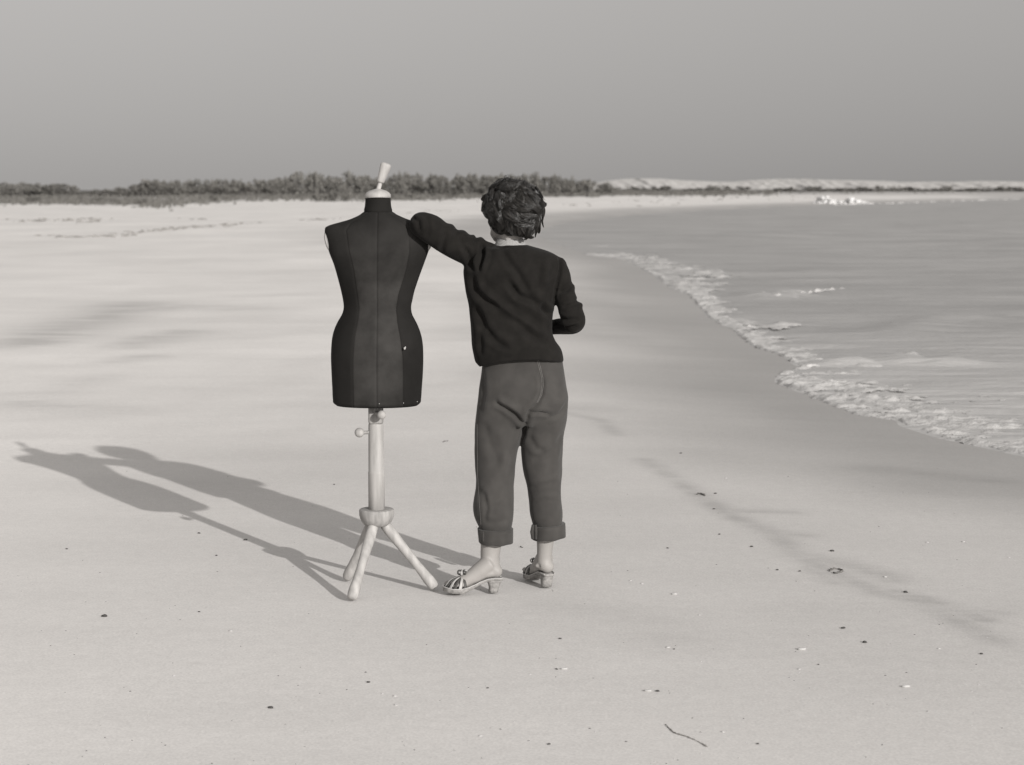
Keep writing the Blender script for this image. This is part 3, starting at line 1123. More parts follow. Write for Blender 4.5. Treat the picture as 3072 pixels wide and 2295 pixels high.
# armhole plates
for sx, cxp, cyp in ((-1, 157, 545), (1, 752, 545)):
    c = AT(*C1(cxp, cyp), YF - .005)
    ax = np.array(((.978, 0, .21 * -sx), (0, 1, 0), (.21 * sx, 0, .978)))
    mb = MB()
    mb.ball(c, (.0085, .050, .036), 28, 12, ax)
    mb.build('armhole_plate', M['plate'], form)
# tacks along the hem
for k, (tx, ty) in enumerate(((318, 1478), (457, 1482), (597, 1478), (676, 1470))):
    i = int(np.argmin(abs(qy - 1470)))
    p = AT(*C1(tx, ty), YF)
    xl, xr, db, df, n = fr[i]
    cx, w = (AT(*C1(xl, ty), YF)[0] + AT(*C1(xr, ty), YF)[0]) / 2, (AT(*C1(xr, ty), YF)[0] - AT(*C1(xl, ty), YF)[0]) / 2
    u = np.clip(abs((p[0] - cx) / w), 0, 1)
    yy = YF - (1 - u ** n) ** (1 / n) * db
    mb = MB()
    q_ = AT(*C1(tx, ty), yy)
    mb.ball((q_[0], yy - .0005, q_[2]), (.0019, .0016, .0019), 10, 6)
    mb.build('tack', M['tack'], form)
# little tear showing the lining
tp = AT(*C1(603, 1163), YF - .118)
mb = MB()
mb.ball(tp, (.0042, .004, .0055), 9, 6)
mb.ball(tp + (.003, .001, .004), (.0025, .004, .004), 8, 6)
mb.build('torn_spot', M['tear'], form)
# stand
pt, pb = AT(*C2(538, 210), YF), AT(*C2(540, 840), YF)
ptop = AT(*C2(538, 60), YF)
mb = MB()
ctr = np.array((pt[0], YF, 0))


def sq_ring(z, h, rnd=.35, n=32):
    a = np.linspace(0, 2 * np.pi, n, endpoint=False)
    e = 2 / 4.5
    return np.stack((ctr[0] + h * np.sign(np.cos(a)) * abs(np.cos(a)) ** e, YF + h * np.sign(np.sin(a)) * abs(np.sin(a)) ** e, np.full(n, z)), 1)


mb.rings([sq_ring(ptop[2], .029), sq_ring(pt[2] + .006, .029), sq_ring(pt[2], .0275)][::-1])
mb.build('upper_post', M['wood_dark'], form)
L = pt[2] - pb[2]
mb = MB()
mb.lathe((ctr[0], YF, pb[2] - .03), (ctr[0], YF, pt[2]), [(0, .0325), (.48, .0325), (.495, .0325), (.50, .0312), (.97, .0300), (.99, .0293), (1, .0265)], 36)
post = mb.build('post', M['wood'], form)
# hub cup
zr, zc = AT(*C2(540, 838), YF - .06)[2], AT(*C2(540, 950), YF - .04)[2]
mb = MB()
mb.lathe((ctr[0], YF, zc), (ctr[0], YF, zr), [(0, .040), (.05, .048), (.22, .058), (.45, .0655), (.65, .069), (.92, .0695), (.97, .068), (1, .0655), (.995, .034)], 44)
hub = mb.build('hub', M['wood_dark'], form)
# thumb screws with ball heads
kb = AT(*C2(421, 278), YF - .01)
mb = MB(); mb.ball(kb, .0192, 22, 14)
kn = mb.build('knob', M['wood'], form)
mb = MB()
x1 = ctr[0] - .026
n_th = 11
prof_ = [(0, .006)]
for k in range(n_th):
    prof_ += [((k + .3) / n_th, .0078), ((k + .8) / n_th, .0062)]
mb.lathe((kb[0] + .015, YF - .01, kb[2]), (x1, YF - .01, kb[2] + .001), prof_ + [(1, .007)], 16)
mb.build('screw', M['wood'], kn)
kb2 = AT(*C2(578, 152), YF - .075)
mb = MB(); mb.ball(kb2, .0175, 22, 14)
kn2 = mb.build('knob', M['wood'], form)
mb = MB()
mb.lathe(kb2 + (-.003, .012, 0), (ctr[0] + .004, YF - .025, kb2[2] + .002), prof_ + [(1, .007)], 16)
mb.build('screw', M['wood'], kn2)
# three turned legs
hubc = np.array((ctr[0], YF, zc + .012))
for fp in ((1055, 1800), (1040, 1738), (1306, 1766)):
    g = G(*fp)
    d = g - hubc
    d[2] = 0
    d /= np.linalg.norm(d)
    topp = hubc + d * .030 + (0, 0, -.004)
    foot = np.array((g[0], g[1], .003))
    mb = MB()
    mb.lathe(topp, foot, [(0, .020), (.05, .0215), (.2, .0218), (.45, .0182), (.6, .0172), (.75, .0190), (.88, .0222), (.95, .0215), (.985, .0180), (1.0, .011)], 22)
    mb.build('leg', M['wood'], form)

# ------------------------------------------------------------------ woman
YW = 7.30
ORG_W = np.array((AT(1560, 1400, YW)[0], YW, 0))
woman = empty('person', ORG_W, 'woman seen from behind in dark cardigan and rolled trousers, elbow on the dress form', 'person')


def ell(cx, cy, cz, w, db, df, n=40, e=2.2):
    a = np.linspace(0, 2 * np.pi, n, endpoint=False)
    c_, s_ = np.cos(a), np.sin(a)
    return np.stack((cx + w * np.sign(c_) * abs(c_) ** (2 / e), cy + np.where(s_ < 0, db, df) * np.sign(s_) * abs(s_) ** (2 / e), np.full(n, cz)), 1)


def loft(mb, crop, rows_, yc, e=2.2, steps=3, shrink=0.0):
    """rows: crop y, left, right, back depth, front depth[, centre Y]"""
    rows_ = np.array([r if len(r) > 5 else tuple(r) + (yc,) for r in rows_], float)
    qq = np.concatenate([np.linspace(rows_[i, 0], rows_[i + 1, 0], steps, endpoint=False) for i in range(len(rows_) - 1)] + [[rows_[-1, 0]]])
    v = catmull(rows_[:, 0], rows_[:, 1:], qq)
    rings = []
    for y_, (xl, xr, db, df, Yc) in zip(qq, v):
        a, b_ = AT(*crop(xl, y_), Yc), AT(*crop(xr, y_), Yc)
        rings.append(ell((a[0] + b_[0]) / 2, Yc, a[2], (b_[0] - a[0]) / 2 - shrink, db - shrink, df - shrink, e=e))
    mb.rings(rings[::-1])


def limb(mb, crop, pts, k=1.0, add=0.0, n=22, scale=2.6667, ends=True):
    """pts: crop x, crop y, depth, radius in crop pixels"""
    P = np.array([AT(*crop(p[0], p[1]), p[2]) for p in pts])
    r = np.array([p[3] / scale / PXM for p in pts]) * k + add
    t = np.linspace(0, len(P) - 1, (len(P) - 1) * 5 + 1)
    Pi = catmull(np.arange(len(P)), P, t)
    ri = catmull(np.arange(len(P)), r, t)[:, 0]
    mb.tube(Pi, ri, n)
    if ends:
        mb.ball(Pi[0], ri[0], n, 12)
        mb.ball(Pi[-1], ri[-1], n, 12)
    return Pi, ri


TORSO = [(622, 778, 1002, .056, .055), (636, 725, 1050, .066, .062), (654, 660, 1115, .080, .075), (680, 612, 1195, .092, .085), (715, 570, 1262, .102, .095),
         (760, 535, 1290, .112, .105), (820, 507, 1290, .120, .112), (900, 513, 1274, .122, .122), (1000, 526, 1255, .118, .128), (1110, 550, 1236, .110, .120),
         (1250, 563, 1220, .108, .116), (1350, 568, 1224, .116, .120), (1410, 571, 1254, .124, .124), (1465, 577, 1288, .132, .128), (1540, 590, 1305, .136, .130), (1585, 600, 1310, .136, .130)]
R_ARM = [(1262, 790, 7.30, 70), (1290, 870, 7.295, 76), (1308, 960, 7.29, 74), (1338, 1080, 7.27, 88), (1372, 1180, 7.265, 98), (1392, 1235, 7.27, 94), (1375, 1262, 7.31, 80), (1310, 1275, 7.38, 70), (1200, 1285, 7.45, 62), (1090, 1300, 7.50, 56)]
L_ARM = [(700, 715, 7.30, 112), (590, 690, 7.30, 116), (480, 640, 7.28, 116), (380, 590, 7.26, 112), (280, 525, 7.235, 112), (190, 470, 7.22, 104), (172, 466, 7.25, 94), (190, 462, 7.31, 84), (190, 470, 7.38, 68), (130, 520, 7.43, 60), (70, 590, 7.46, 56)]
mb = MB()
loft(mb, C3, TORSO, YW, e=2.25)
limb(mb, C3, R_ARM)
limb(mb, C3, L_ARM)
mb.ball(AT(*C3(1268, 790), 7.30), .0335, 20, 12)
cardi = mb.remeshed('cardigan', M['wool'], woman, .0062, 7)


def folds(ob, crop, Y, lst, scale, gain=1.0):
    me = ob.data
    v, n = co(me), nor(me)
    w0 = np.clip(-n[:, 1] * 1.6 + .15, 0, 1)
    disp = np.zeros(len(v))
    for pts, width, amp in lst:
        ln = np.array([AT(*crop(x, y), Y)[[0, 2]] for x, y in pts])
        d, t = polydist(v[:, [0, 2]], ln)
        taper = np.clip(np.sin(np.pi * np.clip(t, 0.0, 1.0)) * 2.2, 0, 1) ** .8
        w = width / scale / PXM
        # a valley with raised lips reads as cloth, a bare groove does not
        g = np.exp(-(d / w) ** 2) - .45 * np.exp(-((d - 2.0 * w) / (1.1 * w)) ** 2)
        disp += gain * amp * g * taper
    put(me, v + n * (disp * w0)[:, None])


folds(cardi, C3, 7.19, [
    ([(790, 625), (870, 760), (950, 860), (1010, 980), (1080, 1075)], 24, -.0070),
    ([(570, 850), (610, 980), (690, 1070), (800, 1130)], 30, -.0080),
    ([(590, 860), (660, 1000), (800, 1105), (950, 1215), (1080, 1310), (1170, 1370)], 26, .0080),
    ([(600, 1120), (680, 1300), (760, 1390), (880, 1465)], 26, -.0100),
    ([(850, 900), (950, 1030), (1080, 1085), (1150, 1150), (1220, 1215)], 24, -.0105),
    ([(900, 1190), (1050, 1340), (1180, 1420)], 28, -.0060),
    ([(1145, 1080), (1160, 1150), (1215, 1200)], 18, -.0080),
    ([(535, 640), (560, 760), (585, 850)], 20, -.0085),
    ([(650, 610), (668, 700), (640, 790), (620, 850)], 17, -.0095),
    ([(605, 640), (620, 730), (600, 800)], 16, .0055),
    ([(700, 640), (690, 740), (660, 830)], 16, .0050),
    ([(375, 500), (350, 600), (330, 690)], 18, -.0060),
    ([(1160, 740), (1170, 860), (1150, 960)], 26, .0045),
    ([(1110, 760), (1115, 900), (1100, 1000)], 26, -.0040),
    ([(1240, 1205), (1330, 1235), (1440, 1225)], 16, -.0080),
    ([(1240, 1285), (1340, 1300), (1430, 1275)], 15, -.0075),
    ([(1275, 712), (1287, 790), (1280, 860), (1252, 960), (1232, 1090)], 11, -.0080),
    ([(1270, 1010), (1330, 1000), (1390, 960)], 14, -.0060),
    ([(1300, 1130), (1380, 1110), (1460, 1080)], 14, -.0055),
    ([(680, 640), (800, 640), (900, 650)], 16, -.0035),
    ([(640, 1250), (650, 1400), (640, 1520)], 20, -.0045),
    ([(95, 405), (150, 440), (160, 520)], 14, -.0055),
    ([(210, 380), (235, 470), (215, 560)], 16, -.0035),
    ([(480, 560), (500, 640), (545, 720)], 18, -.0050),
], 2.6667, 1.3)
# bumps along the top of the raised sleeve, and the slanting hem
me = cardi.data
v, n = co(me), nor(me)
for (x, y, w, a) in ((405, 492, 34, .0065), (365, 480, 24, -.005), (500, 545, 40, .0065), (455, 525, 24, -.005), (580, 570, 22, .006), (645, 588, 36, .0075), (605, 582, 18, -.006), (300, 410, 60, .003),
                     (1378, 962, 26, .005), (1452, 1098, 26, .0055), (1420, 1065, 18, -.004)):
    c = AT(*C3(x, y), 7.29)
    d = np.hypot(v[:, 0] - c[0], v[:, 2] - c[2])
    v += n * (1.6 * a * np.exp(-(d / (w / 2.6667 / PXM)) ** 2))[:, None]
hx = np.array([AT(*C3(x, 1560), YW)[0] for x in (560, 605, 640, 700, 800, 900, 1000, 1100, 1200, 1310)])
hz = np.array([AT(*C3(900, y), YW)[2] - AT(*C3(900, 1585), YW)[2] for y in (1560, 1566, 1592, 1566, 1540, 1528, 1521, 1523, 1537, 1562)])
zb_, zt_ = AT(*C3(900, 1590), YW)[2], AT(*C3(900, 1400), YW)[2]
wt = np.clip((zt_ - v[:, 2]) / (zt_ - zb_), 0, 1)
isb = v[:, 0] < AT(*C3(1318, 1500), YW)[0]
v[:, 2] += np.where(isb, wt * np.interp(v[:, 0], hx, hz), 0)
# ribbed welt drawn in a little above the hem
put(me, v)
put(me, v + nor(me) * (.0004 * vnoise(v, 26, 51) + .0014 * vnoise(v, 9, 52))[:, None])
# sleeve seam cuffs and back welt as thin raised bands would be lost in the dark wool: left in the skin

# trousers
PELVIS = [(-60, 350, 690, .080, .085), (-10, 335, 745, .090, .092), (40, 314, 795, .095, .095), (100, 303, 802, .100, .098), (180, 292, 814, .116, .104), (260, 281, 828, .132, .106), (310, 277, 838, .136, .106), (360, 273, 836, .132, .105),
          (430, 266, 826, .112, .100), (475, 275, 815, .095, .095)]
LLEG = [(340, 275, 560, .112, .098, 7.295), (450, 260, 560, .104, .096, 7.295), (560, 257, 543, .094, .092, 7.29), (640, 258, 524, .086, .088, 7.285), (760, 260, 506, .080, .084, 7.28), (860, 266, 499, .078, .082, 7.275), (920, 254, 497, .078, .082, 7.272),
        (980, 243, 496, .078, .084, 7.268), (1040, 247, 495, .077, .082, 7.265), (1095, 268, 489, .070, .074, 7.262), (1125, 283, 484, .064, .066, 7.261), (1175, 289, 486, .062, .064, 7.26)]
RLEG = [(340, 560, 836, .110, .098, 7.305), (450, 560, 828, .102, .096, 7.305), (560, 545, 806, .092, .092, 7.31), (640, 545, 801, .086, .088, 7.312), (770, 557, 797, .080, .084, 7.315), (880, 583, 793, .076, .080, 7.32), (950, 592, 797, .075, .080, 7.322),
        (1050, 602, 806, .073, .078, 7.325), (1080, 612, 803, .068, .072, 7.327), (1105, 621, 800, .063, .066, 7.328), (1155, 623, 802, .062, .064, 7.33)]
mb = MB()
loft(mb, C4, PELVIS, YW, e=2.3)
loft(mb, C4, LLEG, YW, e=2.15)
loft(mb, C4, RLEG, YW, e=2.15)
trou = mb.remeshed('trousers', M['twill'], woman, .0062, 6)
folds(trou, C4, 7.18, [
    ([(375, 340), (450, 380), (510, 420), (545, 465), (577, 497)], 13, -.0120),
    ([(400, 335), (480, 365), (545, 400), (590, 395)], 22, .0050),
    ([(585, 408), (650, 405), (730, 420)], 11, -.0085),
    ([(310, 470), (350, 600), (400, 740)], 26, -.0050),
    ([(270, 895), (310, 960), (330, 985)], 20, -.0035),
    ([(655, 150), (676, 220), (672, 290), (640, 355), (592, 396), (578, 470), (560, 560), (535, 640)], 13, -.0095),
    ([(800, 560), (730, 670), (610, 720)], 22, -.0055),
    ([(470, 690), (350, 870), (300, 900)], 26, .0040),
    ([(838, 350), (780, 425), (700, 450)], 14, -.0055),
    ([(590, 560), (640, 640), (700, 660)], 18, -.0040),
    ([(590, 900), (660, 880), (780, 860)], 16, -.0035),
    ([(600, 960), (700, 940), (790, 960)], 16, .0030),
    ([(300, 1010), (400, 990), (490, 1010)], 20, -.0030),
    ([(285, 1080), (380, 1095), (480, 1080)], 16, -.0025),
    ([(300, 150), (310, 300), (290, 420)], 14, -.0040),
    ([(310, 900), (330, 1000), (320, 1100)], 12, -.0040),
    ([(400, 500), (450, 640), (430, 780)], 22, .0035),
    ([(770, 480), (760, 700), (770, 900)], 20, .0035),
], 2.066, 1.1)
me = trou.data
v, n = co(me), nor(me)
put(me, v + n * (.0016 * vnoise(v, 22, 61) + .0028 * vnoise(v, 8, 62))[:, None])


def ring_strip(name, rings, mat, parent):
    """a turned-up cuff: outer wall, bottom lip, inner wall"""
    m_ = MB()
    m_.rings(rings, cap=False)
    return m_.build(name, mat, parent)


def cuff(rows_, Yc, tilt, dark_edge=True):
    """rows: (crop y top, left, right), (crop y bottom, left, right)"""
    (yt, tl, tr), (yb_, bl, br) = rows_
    rg = []
    for k, (u, off) in enumerate(((0.0, -.004), (0, .0065), (.03, .0088), (.3, .0090), (.6, .0088), (.95, .0086), (1.0, .0066), (1.0, -.002), (.8, -.006), (.2, -.009))):
        y_ = yt + (yb_ - yt) * u
        xl, xr = tl + (bl - tl) * u, tr + (br - tr) * u
        a, b_ = AT(*C4(xl, y_), Yc), AT(*C4(xr, y_), Yc)
        r_ = ell((a[0] + b_[0]) / 2, Yc, a[2], (b_[0] - a[0]) / 2 - .0088 + off, .068 + off, .070 + off, 56, 2.15)
        ux = (r_[:, 0] - r_[:, 0].mean()) / ((b_[0] - a[0]) / 2)
        r_[:, 2] += tilt * ux + .0016 * np.sin(ux * 7 + u * 3) * (u > .5)
        r_[:, 1] += .0012 * np.sin(ux * 9 + u * 2)
        rg.append(r_)
    return ring_strip('cuff', rg, M['twill'], trou)


cl = cuff(((1125, 273, 495), (1214, 281, 495)), 7.262, -.001)
cr_ = cuff(((1100, 609, 818), (1184, 607, 822)), 7.328, .0045)


def on_back(ob, pts, crop, Y0=7.0):
    """lay picture points on an object's back surface"""
    inv = ob.matrix_world.inverted() if False else None
    out = []
    dg = None
    for x, y in pts:
        px_, py_ = crop(x, y)
        r_ = ray(px_, py_)
        o_ = Vector((0, 0, CAM_H))
        ok, loc, nn, ix = ob.ray_cast(o_, Vector(r_).normalized())
        if ok:
            out.append(np.array(loc) + np.array(nn) * .0006)
    return out


bpy.context.view_layer.update()


def stitch(ob, pts, crop, parent, rad=.0007, name='stitching'):
    ob.data.update()
    q_ = np.array(pts, float)
    t = np.linspace(0, len(q_) - 1, 14 * (len(q_) - 1))
    dense = np.stack([np.interp(t, np.arange(len(q_)), q_[:, k]) for k in (0, 1)], 1)
    pp = on_back(ob, dense, crop)
    if len(pp) > 3:
        m_ = MB()
        m_.tube(pp, [rad] * len(pp), 5)
        m_.build(name, M['thread'], parent)


stitch(trou, [(638, 66), (655, 130), (671, 190), (674, 240), (664, 300), (640, 350)], C4, trou)
stitch(trou, [(647, 66), (664, 130), (679, 190), (682, 240), (672, 300), (646, 350)], C4, trou)
for pts in ([(296, 1128), (291, 1208)], [(309, 1128), (312, 1208)]):
    stitch(cl, pts, C4, cl, .0009)
stitch(trou, [(272, 480), (274, 640), (276, 800), (284, 950), (296, 1110)], C4, trou, .0005)
# gathered flap on the inner side of the right cuff
mb = MB()
a0, a1 = AT(*C4(619, 1104), 7.262), AT(*C4(616, 1190), 7.262)
mb.tube([a0, (a0 + a1) / 2 + (-.004, -.004, 0), a1], [.006, .0075, .006], 10)
b0, b1 = AT(*C4(634, 1104), 7.258), AT(*C4(634, 1192), 7.258)
mb.tube([b0, (b0 + b1) / 2 + (.001, -.003, 0), b1], [.005, .006, .005], 10)
mb.build('fold', M['twill'], cr_)

# collar of the blouse
mb = MB()
rg = []
for k, (yy, xl, xr, o_) in enumerate(((655, 742, 1032, .002), (628, 760, 1012, .002), (592, 772, 996, .001), (556, 796, 970, .0), (549, 804, 963, -.003), (570, 800, 972, -.007), (640, 780, 1000, -.012))):
    a, b_ = AT(*C3(xl, yy), 7.30), AT(*C3(xr, yy), 7.30)
    w = (b_[0] - a[0]) / 2
    r_ = ell((a[0] + b_[0]) / 2, 7.305, a[2], w + o_, w * .95 + o_, w * 1.0 + o_, 48, 2.0)
    r_[:, 2] += .010 * (r_[:, 1] - 7.305) / w * -1 * (k > 1) * .4
    rg.append(r_)
mb.rings(rg, cap=False)
mg, t_, b_ = new_mat('gingham cotton')
N_, L_ = t_.nodes, t_.links
tc_ = N_.new('ShaderNodeTexCoord')
ck = N_.new('ShaderNodeTexChecker')
ck.inputs['Scale'].default_value = 330
ck.inputs['Color1'].default_value = grey(.34, .02)
ck.inputs['Color2'].default_value = grey(.20, .02)
L_.new(tc_.outputs['Object'], ck.inputs['Vector'])
L_.new(ck.outputs['Color'], b_.inputs['Base Color'])
b_.inputs['Roughness'].default_value = .9
mb.build('collar', mg, woman)

# body: one continuous skin from head to feet
YAW = math.radians(26)       # the head is turned to the woman's left
HC = AT(*C3(878, 360), 7.30)
fdir = np.array((-math.sin(YAW), math.cos(YAW), 0))
sdir = np.array((math.cos(YAW), math.sin(YAW), 0))
zdir = np.array((0, 0, 1.0))
AX = np.array((sdir, fdir, zdir))


def hp(s, f_, z):
    return HC + sdir * s + fdir * f_ + zdir * z


mb = MB()
mb.ball(hp(0, .012, .006), (.068, .080, .088), 28, 20, AX)               # skull
mb.ball(hp(0, .048, -.045), (.060, .050, .075), 24, 16, AX)            # face
mb.ball(hp(0, .060, -.098), (.036, .036, .028), 20, 14, AX)            # chin
for s in (-1, 1):
    mb.tube([hp(s * .054, -.004, -.050), hp(s * .046, .035, -.085), hp(s * .020, .068, -.106)], [.022, .021, .018], 12)   # jaw
    mb.ball(hp(s * .036, .078, -.040), (.022, .018, .018), 14, 10, AX)  # cheek
    mb.ball(hp(s * .075, .002, -.022), (.008, .018, .030), 14, 10, AX)  # ear
    mb.tube([hp(s * .012, .092, .008), hp(s * .030, .090, .012), hp(s * .050, .078, .005)], [.007, .008, .006], 10)   # brow
mb.tube([hp(0, .092, .006), hp(0, .104, -.022), hp(0, .114, -.040), hp(0, .100, -.047)], [.007, .009, .011, .008], 12)   # nose
for s in (-1, 1):
    mb.ball(hp(s * .011, .100, -.044), (.007, .008, .006), 10, 8, AX)
mb.tube([hp(-.022, .088, -.068), hp(0, .098, -.065), hp(.022, .088, -.068)], [.004, .0065, .004], 10)
mb.tube([hp(-.020, .086, -.076), hp(0, .096, -.076), hp(.020, .086, -.076)], [.004, .007, .004], 10)
nk0, nk1 = AT(*C3(888, 640), 7.305), HC + (0, -.008, -.06)
mb.tube([nk0 - (0, 0, .06), nk0, (nk0 + nk1) / 2, nk1, nk1 + (0, 0, .05)], [.062, .050, .046, .050, .055], 22)
loft(mb, C3, [r for r in TORSO if r[0] < 1360], YW, e=2.2, shrink=.032)
loft(mb, C4, PELVIS, YW, e=2.2, shrink=.016)
limb(mb, C3, R_ARM, .56)
limb(mb, C3, L_ARM, .56)
LL = [(400, 480, 7.295, 100), (395, 700, 7.285, 82), (375, 900, 7.272, 74), (365, 1000, 7.266, 72), (360, 1120, 7.262, 74), (358, 1215, 7.26, 66), (352, 1290, 7.258, 60), (353, 1345, 7.256, 60)]
RL = [(690, 480, 7.305, 98), (675, 700, 7.312, 80), (690, 900, 7.322, 72), (695, 1000, 7.326, 68), (697, 1110, 7.328, 66), (694, 1195, 7.33, 55), (690, 1260, 7.332, 49), (686, 1330, 7.335, 47)]
PL, RLr = limb(mb, C4, LL, 1, 0, 24, 2.066)
PR, RRr = limb(mb, C4, RL, 1, 0, 24, 2.066)


class Foot:
    """local frame: x towards the toes, y to the left of the foot, z up; origin under the back of the heel"""

    def __init__(self, org, toward, side):
        self.o = np.array((org[0], org[1], -.004))
        d = np.array((toward[0], toward[1], 0.0))
        self.x = d / np.linalg.norm(d)
        self.y = np.array((-self.x[1], self.x[0], 0))
        self.z = np.array((0, 0, 1.0))
        self.side = side          # +1: big toe lies on +y

    def __call__(self, p):
        p = np.atleast_2d(np.array(p, float))
        return self.o + p[:, :1] * self.x + p[:, 1:2] * self.y + p[:, 2:] * self.z


SOLE = np.array([(0, .056), (.03, .059), (.06, .056), (.09, .046), (.115, .035), (.14, .026), (.17, .022), (.20, .023), (.232, .029)])


def sole_z(x):
    return np.interp(x, SOLE[:, 0], SOLE[:, 1])


lf_heel = G(1506, 1792)
lf_toe = G(1338, 1790)
FL = Foot((lf_heel[0], 7.245), (-1, -.16), -1)
FRt = Foot((AT(1648, 1770, 7.315)[0], 7.305), (-.36, 1), 1)


def add_foot(mb, F, ankle):
    z0 = sole_z
    anc = ankle
    heel = F((.026, 0, z0(.02) + .026))[0]
    mb.tube([anc, (anc + heel) / 2 + F.x * -.002, heel], [.031, .030, .027], 18)
    mb.ball(heel, .0275, 18, 12)
    inst = F([(.055, 0, .112), (.085, 0, .090), (.115, 0, .068), (.145, 0, .050), (.175, 0, .041)])
    mb.tube(np.vstack((anc[None] + F.x * .012, inst)), [.033, .036, .034, .031, .029, .022], 18)
    mid = F([(.03, 0, z0(.03) + .020), (.07, 0, z0(.07) + .022), (.11, 0, z0(.11) + .022), (.15, 0, z0(.15) + .018), (.178, 0, z0(.178) + .014)])
    mb.tube(mid, [.026, .026, .029, .026, .018], 16, flat=.75)
    mb.ball(F((.16, .017, z0(.16) + .014))[0], (.020, .020, .014), 14, 10)
    mb.ball(F((.16, -.017, z0(.16) + .014))[0], (.020, .020, .014), 14, 10)
    for k, (yy, ln, r_) in enumerate(((.026, .226, .0105), (.009, .224, .0078), (-.004, .217, .0074), (-.016, .209, .0070), (-.027, .199, .0066))):
        yy *= F.side
        mb.tube(F([(.165, yy * .9, z0(.165) + .014), (.19, yy, z0(.19) + .014), (ln - .010, yy, z0(ln - .01) + .010), (ln, yy, z0(ln) + .008)]), [r_ * 1.1, r_, r_, r_ * .7], 10)
    for s in (-1, 1):
        mb.ball(anc + F.y * s * .029 + F.x * .004 - (0, 0, .006), .0095, 12, 8)


ankL = AT(*C4(352, 1352), 7.25)
ankR = AT(*C4(687, 1345), 7.332)
mb.tube([PL[-2], ankL], [RLr[-2], .031], 20)
mb.tube([PR[-2], ankR], [RRr[-2], .030], 20)
add_foot(mb, FL, ankL)
add_foot(mb, FRt, ankR)


def add_hand(mb, wrist, d, palm_n, side):
    """relaxed hand: palm and five separate curled fingers; d towards the fingers, palm_n out of the palm"""
    d = np.array(d, float); d /= np.linalg.norm(d)
    pn = np.array(palm_n, float); pn -= d * (pn @ d); pn /= np.linalg.norm(pn)
    a = np.cross(pn, d) * side      # towards the thumb
    w = np.array(wrist)
    for q_ in (-.024, -.008, .008, .024):
        mb.tube([w + a * q_ * .6, w + d * .045 + a * q_, w + d * .088 + a * q_ * 1.05], [.016, .0135, .0105], 10)
    for q_, l in ((.027, .074), (.009, .082), (-.009, .076), (-.026, .060)):
        p0 = w + d * .080 + a * q_
        p1 = p0 + (d * .9 + pn * .25) * l * .45
        p2 = p1 + (d * .65 + pn * .72) * l * .32
        p3 = p2 + (d * .30 + pn * .92) * l * .25
        mb.tube([p0, p1, p2, p3], [.0095, .0086, .0078, .0058], 10)
    t0 = w + d * .022 + a * .022
    t1 = t0 + (d * .55 + a * .75 + pn * .25) * .038
    t2 = t1 + (d * .8 + a * .25 + pn * .4) * .030
    t3 = t2 + (d * .8 + pn * .5) * .022
    mb.tube([t0, t1, t2, t3], [.014, .012, .0098, .0072], 10)


wl = AT(*C3(64, 600), 7.462)
wr_ = AT(*C3(1085, 1302), 7.502)
add_hand(mb, wl, (-.45, .02, -1), (0, -1, 0), 1)
add_hand(mb, wr_, (-1, .15, -.1), (0, -1, -.1), -1)
body = mb.remeshed('body', M['skin'], woman, .0046, 3, .5)

# eyes
for s in (-1, 1):
    mb = MB()
    mb.ball(hp(s * .031, .080, -.006), .0105, 14, 10)
    mb.build('eye', M['eye'], woman)

# hair: a dense cap of curls with loose locks
HO = AT(*C3(904, 322), 7.285)
RX, RY_, RZ = .110, .112, .1145


def hair_dirs(n_):
    out = []
    while len(out) < n_:
        d = rng.normal(0, 1, 3)
        d /= np.linalg.norm(d)
        face = d @ fdir
        if face > .42 and d[2] < .45: continue
        if d[2] < -.70: continue
        out.append(d)
    return np.array(out)


def hair_r(d):
    """radius factor of the hair mass by direction: fuller at the sides and the right nape"""
    r_ = 1.0 + .09 * np.exp(-((d[..., 2] + .05) / .35) ** 2) * np.abs(d[..., 0]) ** 2
    dd = np.atleast_2d(d)
    lumps = .07 * vnoise(dd, 2.4, 77) + .03 * vnoise(dd, 5.6, 78)
    r_ = r_ + (lumps if d.ndim > 1 else lumps[0])
    r_ = r_ + .16 * np.clip(-d[..., 2] - .35, 0, 1) * np.clip(.75 + d[..., 0], 0, 1.3)
    r_ = r_ + .05 * np.clip(d[..., 0], 0, 1) * np.clip(-d[..., 2], 0, 1)
    r_ = r_ - .10 * np.clip(-d[..., 0], 0, 1) ** 1.5 * np.clip(-d[..., 2] - .15, 0, 1) * 2.5
    return r_


mb = MB()
rings = []
aa = np.linspace(0, 2 * np.pi, 64, endpoint=False)
for ph in np.linspace(-1.0, 1.5, 40):
    d = np.stack((np.cos(aa) * np.cos(ph), np.sin(aa) * np.cos(ph), np.full(64, np.sin(ph))), 1)
    face = d @ fdir
    shrink = 1 - .30 * sstep(.35, .7, face) * sstep(.55, .3, d[:, 2])
    r_ = np.maximum(hair_r(d), .95) * .885 * shrink
    r_ = r_ * (1 + .030 * vnoise(d, 7, 71) + .022 * vnoise(d, 15, 72))
    rings.append(HO + d * r_[:, None] * (RX, RY_, RZ))
mb.rings(rings)
